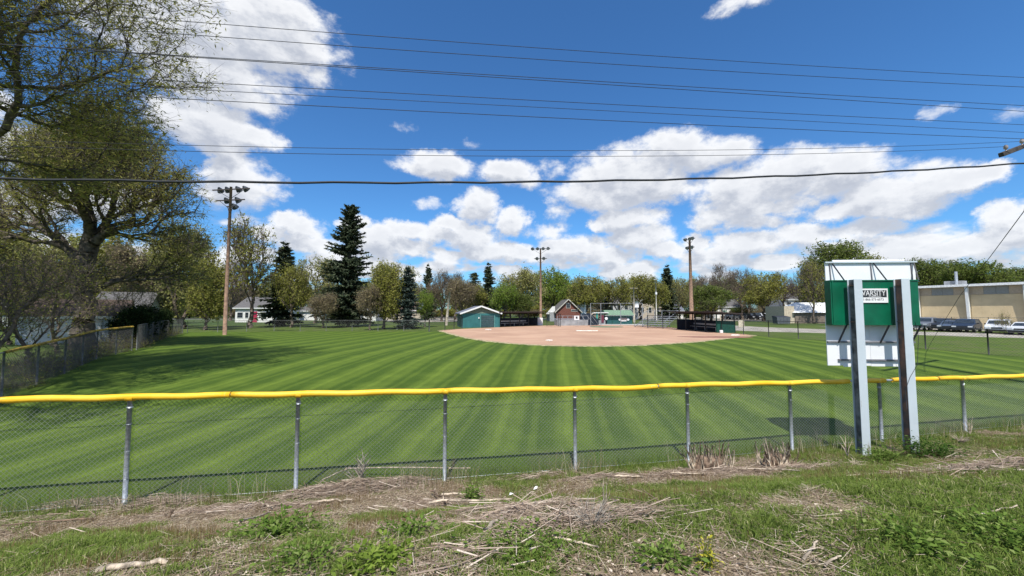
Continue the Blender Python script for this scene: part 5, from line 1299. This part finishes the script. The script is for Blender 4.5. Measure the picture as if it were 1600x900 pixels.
def blades(rs, xy, h, w, lean, v, curl=.5):
    """bent two-quad blades"""
    n = len(xy); z = G(xy[:, 0], xy[:, 1]); a = rs.rand(n) * 6.283; b = rs.rand(n) * 6.283
    base = np.stack([xy[:, 0], xy[:, 1], z - .004], 1)
    dirv = np.stack([np.cos(a), np.sin(a), np.zeros(n)], 1); side = np.stack([np.cos(b), np.sin(b), np.zeros(n)], 1)
    mid = base + np.array([0, 0, 1.]) * (h * .6)[:, None] + dirv * (h * lean * .35)[:, None]
    tip = base + np.array([0, 0, 1.]) * (h * (1 - lean * curl))[:, None] + dirv * (h * lean)[:, None]
    ww = w[:, None]
    V = np.stack([base - side * ww * .5, base + side * ww * .5, mid + side * ww * .42, mid - side * ww * .42, tip + side * ww * .05, tip - side * ww * .05], 1).reshape(-1, 3)
    k = (np.arange(n) * 6)[:, None]; Fc = np.concatenate([k + np.array([[0, 1, 2, 3]]), k + np.array([[3, 2, 4, 5]])], 0)
    return V, Fc, np.repeat(np.clip(v, 0, 1), 6)
rs = np.random.RandomState(101)
xy = scatter(rs, 320000, lambda x, y, d: np.clip(greenness(x, y) * 1.25 - .10, .03, 1) * (.45 + .9 * vnoise(x * 7 + 30, y * 7 + 30, 21, 2)) )
gn = greenness(xy[:, 0], xy[:, 1]); cl_ = vnoise(xy[:, 0] * 5 + 30, xy[:, 1] * 5 + 30, 22, 3)
h = (.022 + .055 * rs.rand(len(xy)) ** 1.5 + .085 * np.clip(cl_ - .5, 0, 1) * 2) * (.55 + .55 * gn)
v = rs.rand(len(xy)) * .55 + .42 * vnoise(xy[:, 0] * 1.7 + 9, xy[:, 1] * 1.7 + 9, 23, 3) + (rs.rand(len(xy)) < .10) * .5
V, Fc, at = blades(rs, xy, h, .0035 + .004 * rs.rand(len(xy)), .3 + .8 * rs.rand(len(xy)), v)
tag(link('wild_grass', np_mesh('wild_grass', V, Fc, GRASSM, attr=at)), kind='stuff')
xy = scatter(rs, 22000, lambda x, y, d: (vnoise(x * 1.6 + 70, y * 1.6 + 70, 31, 3) > .58) * .9 * (d > -4.2) + .02)
V, Fc, at = blades(rs, xy, .05 + .10 * rs.rand(len(xy)), np.full(len(xy), .003), .4 * rs.rand(len(xy)), rs.rand(len(xy)))
tag(link('seed_grass', np_mesh('seed_grass', V, Fc, REDM, attr=at)), kind='stuff')
def flat_sticks(rs, xy, L, w, hz, tilt, v, ang=None):
    n = len(xy); z = G(xy[:, 0], xy[:, 1]) + hz; a = rs.rand(n) * 6.283 if ang is None else ang
    el = rs.normal(size=n) * tilt
    d = np.stack([np.cos(a) * np.cos(el), np.sin(a) * np.cos(el), np.sin(el)], 1)
    c = np.stack([xy[:, 0], xy[:, 1], z + np.abs(np.sin(el)) * L * .5], 1)
    A = c - d * L[:, None] / 2; B = c + d * L[:, None] / 2
    V, Fc = tubes(A, B, w, w * .6, 3); return V, Fc, np.repeat(v, 6)
xy = scatter(rs, 52000, lambda x, y, d: np.clip(1.05 - greenness(x, y), .07, 1) * .8)
V, Fc, at = flat_sticks(rs, xy, .03 + .16 * rs.rand(len(xy)) ** 2, .0008 + .0018 * rs.rand(len(xy)), .004 + .016 * rs.rand(len(xy)), .16, rs.rand(len(xy)))
tag(link('dry_straw', np_mesh('dry_straw', V, Fc, STRAWM, attr=at)), kind='stuff')
# dead leaves and bark flakes
xy = scatter(rs, 24000, lambda x, y, d: np.clip(1.05 - greenness(x, y), .05, 1))
n = len(xy); c = np.stack([xy[:, 0], xy[:, 1], G(xy[:, 0], xy[:, 1]) + .006 + .012 * rs.rand(n)], 1)
u = rs.normal(size=(n, 3)) * [1, 1, .3]; u /= np.linalg.norm(u, axis=1, keepdims=True); w = np.cross(u, rs.normal(size=(n, 3)) * .25 + [0, 0, 1]); s = (.006 + .016 * rs.rand(n))[:, None]
V = np.stack([c - u * s, c + w * s * .5, c + u * s, c - w * s * .5], 1).reshape(-1, 3)
tag(link('leaf_litter', np_mesh('leaf_litter', V, np.arange(n * 4).reshape(-1, 4), LITTERM, attr=np.repeat(rs.rand(n), 4))), kind='stuff')
# heaps of dead stalks along the fence: (px, py, size x, size y, height, count)
HEAPS = [(60,812,.9,.22,.05,500),(150,790,.8,.22,.08,700),(250,790,1.0,.25,.09,1500),(330,800,.8,.22,.08,1300),(420,795,.9,.22,.09,1500),(500,775,.7,.25,.17,2600),(560,768,.8,.25,.20,3200),(620,760,.7,.22,.14,2000),
 (640,800,.6,.2,.07,900),(700,790,.8,.2,.08,1500),(760,800,.7,.22,.06,1300),(850,745,.9,.2,.06,900),(940,748,.8,.18,.08,1500),(1060,742,1.0,.18,.08,1800),(1130,738,.8,.2,.10,1800),(1220,735,.9,.2,.07,1300),(1300,728,.7,.15,.04,500),
 (1440,738,.8,.15,.05,700),(1560,735,1.3,.3,.12,2200),(1480,720,.8,.2,.05,500),(850,800,.9,.28,.09,2600),(930,820,.8,.28,.12,2800),(780,845,.7,.22,.03,900),(720,880,.6,.2,.02,500),(560,850,.6,.3,.02,200),(150,835,.9,.25,.03,600),(1230,880,.5,.2,.02,250),(1300,855,.5,.2,.02,200)]
Vs = []; Fs = []; As = []; off = 0
for (px, py, sx_, sy_, hh_, cnt) in HEAPS:
    cnt = int(cnt * (1.0 if py < 795 else .7)); p = PG(px, py); a = rs.normal(size=(cnt, 2)) * [sx_ * .5, sy_ * .5]; ln_dir = math.atan2(.18, 1)
    xy = np.stack([p.x + a[:, 0] * math.cos(ln_dir) - a[:, 1] * math.sin(ln_dir), p.y + a[:, 0] * math.sin(ln_dir) + a[:, 1] * math.cos(ln_dir)], 1)
    r2 = (a[:, 0] / sx_) ** 2 + (a[:, 1] / sy_) ** 2
    hz = hh_ * np.exp(-r2 * 1.5) * rs.rand(cnt) + .004; big = rs.rand(cnt) < .06
    L = np.where(big, .12 + .28 * rs.rand(cnt), .03 + .12 * rs.rand(cnt)); wd = np.where(big, .002 + .005 * rs.rand(cnt), .0008 + .0018 * rs.rand(cnt))
    ang = np.where(rs.rand(cnt) < .65, ln_dir + rs.normal(size=cnt) * .35, rs.rand(cnt) * 6.28)
    V, Fc, at = flat_sticks(rs, xy, L, wd, hz, .13, rs.rand(cnt), ang); Vs.append(V); Fs.append(Fc + off); As.append(at); off += len(V)
tag(link('dead_stalk_litter', np_mesh('dead_stalk_litter', np.concatenate(Vs), np.concatenate(Fs), LITTERM, attr=np.concatenate(As))), kind='stuff')
# single sticks and cut stems, each its own
STICKM = mat('bleached_stick', (.52, .43, .33), .9, var=.3, scale=14, bump=.5)
STICKD = mat('brown_stick', (.20, .14, .10), .9, var=.3, scale=14, bump=.5)
def stick(p0, p1, r, lab, m=STICKM, lift=.03, twig=0, name='stick'):
    a = PG(*p0); b = PG(*p1); a.z += lift; b.z += lift * 1.3; base = a.copy(); pts = []
    rr = random.Random(p0[0] * 7 + p1[1])
    for k in range(7):
        q = a.lerp(b, k / 6) - base; q += Vector((rr.uniform(-1, 1), rr.uniform(-1, 1), rr.uniform(-.4, 1))) * r * 1.1 * (0 < k < 6); pts.append(q)
    root = MB().tube(pts, [r * (1 - .06 * k) for k in range(7)], 8).build(name, m, None, True); root.location = base
    tag(root, lab, 'stick', 'sticks and cut stems on the bank')
    for t in range(twig):
        q = pts[1 + (t * 2) % 5]; e = q + Vector((rr.uniform(-.2, .2), rr.uniform(-.1, .1), rr.uniform(.03, .14)))
        MB().tube([q, e], [r * .5, r * .2], 5).build('twig', m, root, True)
stick((540,745),(735,748), .013, 'long bleached stick lying over the heap below the dead shrub', lift=.14, twig=3)
stick((500,762),(545,744), .012, 'short pale stick leaning up left of the dead shrub', lift=.10)
stick((497,790),(550,788), .016, 'short pale cut stem left of the middle litter heap', lift=.05)
stick((617,797),(648,810), .020, 'thick short pale cut stem pointing toward the viewer', lift=.05)
stick((690,780),(730,782), .018, 'pale cut stem left of the small green bush', lift=.07)
stick((670,793),(800,789), .019, 'long thick pale stem in front of the small green bush', lift=.06, twig=1)
stick((672,775),(700,795), .015, 'brown stem crossing the long thick pale stem', m=STICKD, lift=.08)
stick((758,838),(790,812), .018, 'grey-brown cut stem lying diagonally in the trampled litter', lift=.03)
stick((745,828),(768,793), .012, 'thin brown stem left of the diagonal cut stem', m=STICKD, lift=.03)
stick((770,795),(900,800), .014, 'brown stem running right from the small green bush', m=STICKD, lift=.05, twig=2)
stick((800,792),(870,810), .015, 'reddish pale stem ending near the grey stubble tuft', lift=.05)
stick((960,748),(1005,750), .017, 'pale stem lying left of the left root clump', lift=.04)
stick((1040,744),(1100,746), .014, 'pale stem in front of the left root clump', lift=.05, twig=1)
stick((1120,735),(1250,742), .012, 'long thin pale stem right of the left root clump', lift=.05)
stick((400,792),(425,800), .020, 'pale broken stick end near the left litter heap', lift=.05)
stick((150,815),(2,826), .012, 'brown stick at the left edge of the picture', m=STICKD, lift=.03)
stick((372,822),(425,806), .014, 'pale stick pointing right, below the fence post second from left', lift=.04)
stick((1405,737),(1500,738), .011, 'straight straw-coloured stem lying right of the scoreboard posts', lift=.04)
stick((1320,750),(1500,742), .006, 'thin curved straw right of the scoreboard posts', lift=.05)
stick((1255,883),(1278,856), .009, 'pale straw stem standing askew in the right foreground', lift=.03)
stick((1290,893),(1315,880), .008, 'bent pale stem near the bottom right', lift=.03)
stick((1520,815),(1590,798), .007, 'thin pale straw on the grass at the right edge', lift=.03)
stick((865,848),(935,865), .009, 'pale stalk on the bare patch right of centre', lift=.03)
stick((150,900),(260,886), .022, 'thick pale weathered stem at the bottom left', lift=.02)
stick((1030,870),(1090,876), .007, 'thin brown stalk in the lower middle grass', m=STICKD, lift=.02)
# upright dead stems along the fence
def plant(name, p, n, hgt, spread, r, m, lab, cat='plant', group=None, curve=.4, seed=0, branch=0, leafm=None):
    rr = random.Random(seed); root = empty(name, p, 0, lab, cat, group)
    for i in range(n):
        a = rr.uniform(0, 6.28); s = rr.uniform(.2, 1) * spread; h_ = hgt * rr.uniform(.55, 1.0); pts = []
        for k in range(6):
            t = k / 5; pts.append((math.cos(a) * s * (t ** 1.4) + rr.uniform(-.01, .01) * h_, math.sin(a) * s * (t ** 1.4) + rr.uniform(-.01, .01) * h_, h_ * t * (1 - curve * .3 * t) - .03))
        st = MB().tube(pts, [r * (1 - .14 * k) for k in range(6)], 5).build('stem', m, root, True)
        for b_ in range(branch):
            q = Vector(pts[rr.randint(2, 4)]); e = q + Vector((rr.uniform(-1, 1), rr.uniform(-1, 1), rr.uniform(.3, 1.3))) * h_ * .28; f_ = e + Vector((rr.uniform(-1, 1), rr.uniform(-1, 1), rr.uniform(.2, 1))) * h_ * .14
            MB().tube([q, e, f_], [r * .55, r * .35, r * .15], 4).build('twig', m, st, True)
    return root
GREYTW = mat('grey_dead_twig', (.34, .30, .25), .9, var=.2, scale=10)
plant('dead_shrub', PG(563, 762), 9, .62, .34, .011, GREYTW, 'small leafless grey shrub standing in the litter heap below the fence', 'plant', seed=3, branch=5)
plant('dead_weed', PG(263, 812), 5, .22, .18, .009, STICKD, 'dark forked dead weed near the second heap on the left', 'plant', seed=4, branch=2)
plant('dead_weed', PG(185, 798), 4, .26, .16, .006, STICKM, 'pale forked dead weed beside the leftmost visible fence post', 'plant', seed=5, branch=2)
plant('dead_weed', PG(1326, 716), 4, .62, .30, .010, STICKM, 'tall bent straw stems rising beside the left scoreboard post', 'plant', seed=8, branch=1, curve=1)
plant('dead_weed', PG(1335, 728), 26, .34, .26, .005, STICKM, 'drooping straw tuft at the foot of the left scoreboard post', 'plant', seed=9, curve=2.2)
plant('straw_tuft', PG(1502, 694), 40, .36, .20, .006, STICKM, 'pale straw tuft by the fence post right of the scoreboard', 'plant', seed=10, curve=1.5)
plant('straw_tuft', PG(1516, 680), 10, .55, .16, .006, STICKM, 'taller pale reeds behind the straw tuft right of the scoreboard', 'plant', seed=11)
plant('straw_tuft', PG(120, 800), 12, .36, .16, .005, STICKM, 'upright pale straw tuft left of the leftmost visible post', 'plant', seed=12)
plant('straw_tuft', PG(900, 742), 26, .34, .17, .003, STICKM, 'thin straw tuft around the middle fence post', 'plant', seed=13)
plant('stubble_tuft', PG(925, 828), 46, .26, .24, .004, GREYTW, 'grey stubble tuft sticking up in the litter right of centre', 'plant', seed=14, branch=1)
plant('straw_tuft', PG(945, 808), 8, .42, .12, .004, STICKM, 'few tall straw stems behind the grey stubble tuft', 'plant', seed=15)
plant('straw_tuft', PG(860, 792), 16, .26, .35, .003, STICKM, 'scattered upright straw left of the grey stubble tuft', 'plant', seed=16)
# root clumps
def root_clump(px, py, w, h_, n, lab, seed):
    rr = random.Random(seed); p = PG(px, py); root = empty('root_clump', p, 0, lab, 'root clump')
    core = MB(); pts = []
    core.tube([(-w * .45, 0, .0), (-w * .2, 0, h_ * .30), (w * .2, 0, h_ * .28), (w * .45, 0, 0)], [.03, h_ * .28, h_ * .26, .03], 10); core.build('crown_base', STICKD, root, True)
    for i in range(n):
        x = rr.uniform(-.5, .5) * w; y = rr.uniform(-.14, .14); L = h_ * rr.uniform(.5, 1.05); tx_ = x * 1.2 + rr.uniform(-.3, .3) * h_; r = rr.uniform(.006, .014)
        MB().tube([(x, y, .02), ((x + tx_) / 2, y - .03, L * .55), (tx_, y + rr.uniform(-.12, .12), L)], [r, r * .9, r * .55], 6).build('cut_stem', STICKM if rr.random() < .7 else STICKD, root, True)
    for i in range(8):
        x = rr.uniform(-.6, .6) * w; r = rr.uniform(.008, .016); s = rr.choice((-1, 1))
        MB().tube([(x, -.08, .06), (x + s * .15, -.18, .05), (x + s * .36, -.22, .02)], [r, r * .8, r * .4], 6).build('root', STICKM if i % 2 else STICKD, root, True)
root_clump(1108, 738, .66, .52, 75, 'spiky clump of pale cut stems, left of the two at the fence', 21)
root_clump(1212, 730, .50, .44, 65, 'dense clump of pale cut stems, right of the two at the fence', 22)
# green leafy weeds
def weed(px, py, R_, h_, n, ls, lab, seed, m=WEEDM, cat='plant'):
    rs = np.random.RandomState(seed); p = PG(px, py); c = rs.normal(size=(n, 3)) * [R_ * .45, R_ * .40, h_ * .28] + [0, 0, h_ * .45]; c[:, 2] = np.abs(c[:, 2])
    u = c * [1.2, 1.2, .6] / R_ + rs.normal(size=(n, 3)) * .6; u[:, 2] = np.abs(u[:, 2]) * .6; u /= np.linalg.norm(u, axis=1, keepdims=True)
    w = np.cross(u, [0, 0, 1.]) + rs.normal(size=(n, 3)) * .3; w /= np.linalg.norm(w, axis=1, keepdims=True); s = ls * (.5 + .8 * rs.rand(n, 1))
    V = np.stack([c, c + u * s * .5 + w * s * .24, c + u * s + [0, 0, -.01], c + u * s * .5 - w * s * .24], 1).reshape(-1, 3)
    root = empty('weed_plant', p, 0, lab, cat)
    link('leaves', np_mesh('leaves', V, np.arange(n * 4).reshape(-1, 4), m, attr=np.repeat(rs.rand(n), 4)), root)
    k = min(n, 60); A = c[:k] * [.15, .15, 0]; V, Fc = tubes(A, c[:k], np.full(k, .003), np.full(k, .0015), 3); tag(link('stems', np_mesh('stems', V, Fc, WEEDM, attr=np.full(len(V), .4)), root), kind='stuff')
weed(737, 786, .16, .24, 420, .05, 'small bright green bush in front of the third fence post', 1)
weed(1455, 716, .52, .30, 1700, .055, 'wide dark green weed patch right of the scoreboard posts', 2, leafmat('dark_weed', (.02, .05, .01), (.06, .12, .025), (.11, .17, .04), .3))
weed(1385, 722, .34, .24, 900, .05, 'green weed patch between the two scoreboard posts', 3)
weed(430, 838, .36, .10, 1100, .05, 'broad bright green weed patch in the left foreground', 4)
weed(1105, 890, .06, .16, 90, .035, 'single yellow flowering weed at the bottom right of centre', 5, leafmat('yellow_weed', (.25, .25, .03), (.45, .42, .05), (.6, .55, .1), .3))
weed(590, 885, .22, .08, 420, .05, 'low lime green weed patch at the bottom left of centre', 6, LEAFS['lime'])
weed(640, 840, .26, .10, 500, .045, 'green weed patch below the thick short pale stem', 7)
weed(960, 650, .01, .01, 2, .01, 'tiny weed', 8) if False else None
weed(1425, 860, .26, .12, 520, .05, 'leafy weed patch in the right foreground', 9)
weed(830, 870, .40, .07, 900, .04, 'low green weed patch in the middle foreground', 10)
weed(1560, 842, .34, .12, 700, .05, 'dark green weed patch at the right edge foreground', 12)
weed(1040, 880, .18, .08, 300, .045, 'small weed patch left of the yellow flowering weed', 13)
weed(480, 880, .25, .09, 500, .04, 'low weed patch at the bottom left', 14)
# weeds and straw poking through the mesh
rs = np.random.RandomState(333); n = 5200
x = rs.rand(n) * 30 - 11; d = rs.normal(size=n) * .16 - .03; xy = np.stack([x, Yf(x) + d], 1)
V, Fc, at = blades(rs, xy, .08 + .30 * rs.rand(n) ** 2.2, np.full(n, .005), .35 * rs.rand(n) + .1, rs.rand(n) * .7)
tag(link('fence_foot_grass', np_mesh('fence_foot_grass', V, Fc, GRASSM, attr=at)), kind='stuff')
n = 1500; x = rs.rand(n) * 30 - 11; x = np.where(vnoise(x * 1.3 + 40, x * 0 + 3, 44, 2) > .45, x, x + 1.5); d = rs.normal(size=n) * .2 - .12; xy = np.stack([x, Yf(x) + d], 1)
V, Fc, at = blades(rs, xy, .12 + .45 * rs.rand(n) ** 2, np.full(n, .0045), .35 * rs.rand(n) + .05, rs.rand(n))
tag(link('fence_foot_straw', np_mesh('fence_foot_straw', V, Fc, STRAWM, attr=at)), kind='stuff')
# short lawn tufts just behind the fence
n = 60000; x = rs.rand(n) * 34 - 14; d = .05 + 7 * rs.rand(n) ** 1.3; xy = np.stack([x, Yf(x) + d], 1)
V, Fc, at = blades(rs, xy, .02 + .03 * rs.rand(n), np.full(n, .007), .5 * rs.rand(n) + .2, rs.rand(n) * .75)
tag(link('lawn_tufts', np_mesh('lawn_tufts', V, Fc, GRASSM, attr=at)), kind='stuff')
# white litter scrap
q = PG(833, 768); o = MB().add([(0, 0, 0), (.10, .02, .03), (.13, .09, .06), (.03, .08, .02), (.06, .05, .075)], [(0, 1, 4), (1, 2, 4), (2, 3, 4), (3, 0, 4)]).build('paper_scrap', WHITEP, None); o.scale = (.6, .6, .6); o.location = q + Vector((0, 0, .02)); tag(o, 'crumpled white scrap of litter in front of the middle fence bay', 'litter')
q = PG(795, 777); o = MB().add([(0, 0, 0), (.10, .0, .03), (.14, .05, .02), (.03, .06, .05), (.07, .03, .06)], [(0, 1, 4), (1, 2, 4), (2, 3, 4), (3, 0, 4)]).build('paper_scrap', WHITEP, None); o.scale = (.55, .55, .5); o.location = q + Vector((0, 0, .03)); tag(o, 'small pale litter scrap left of the crumpled white one', 'litter')
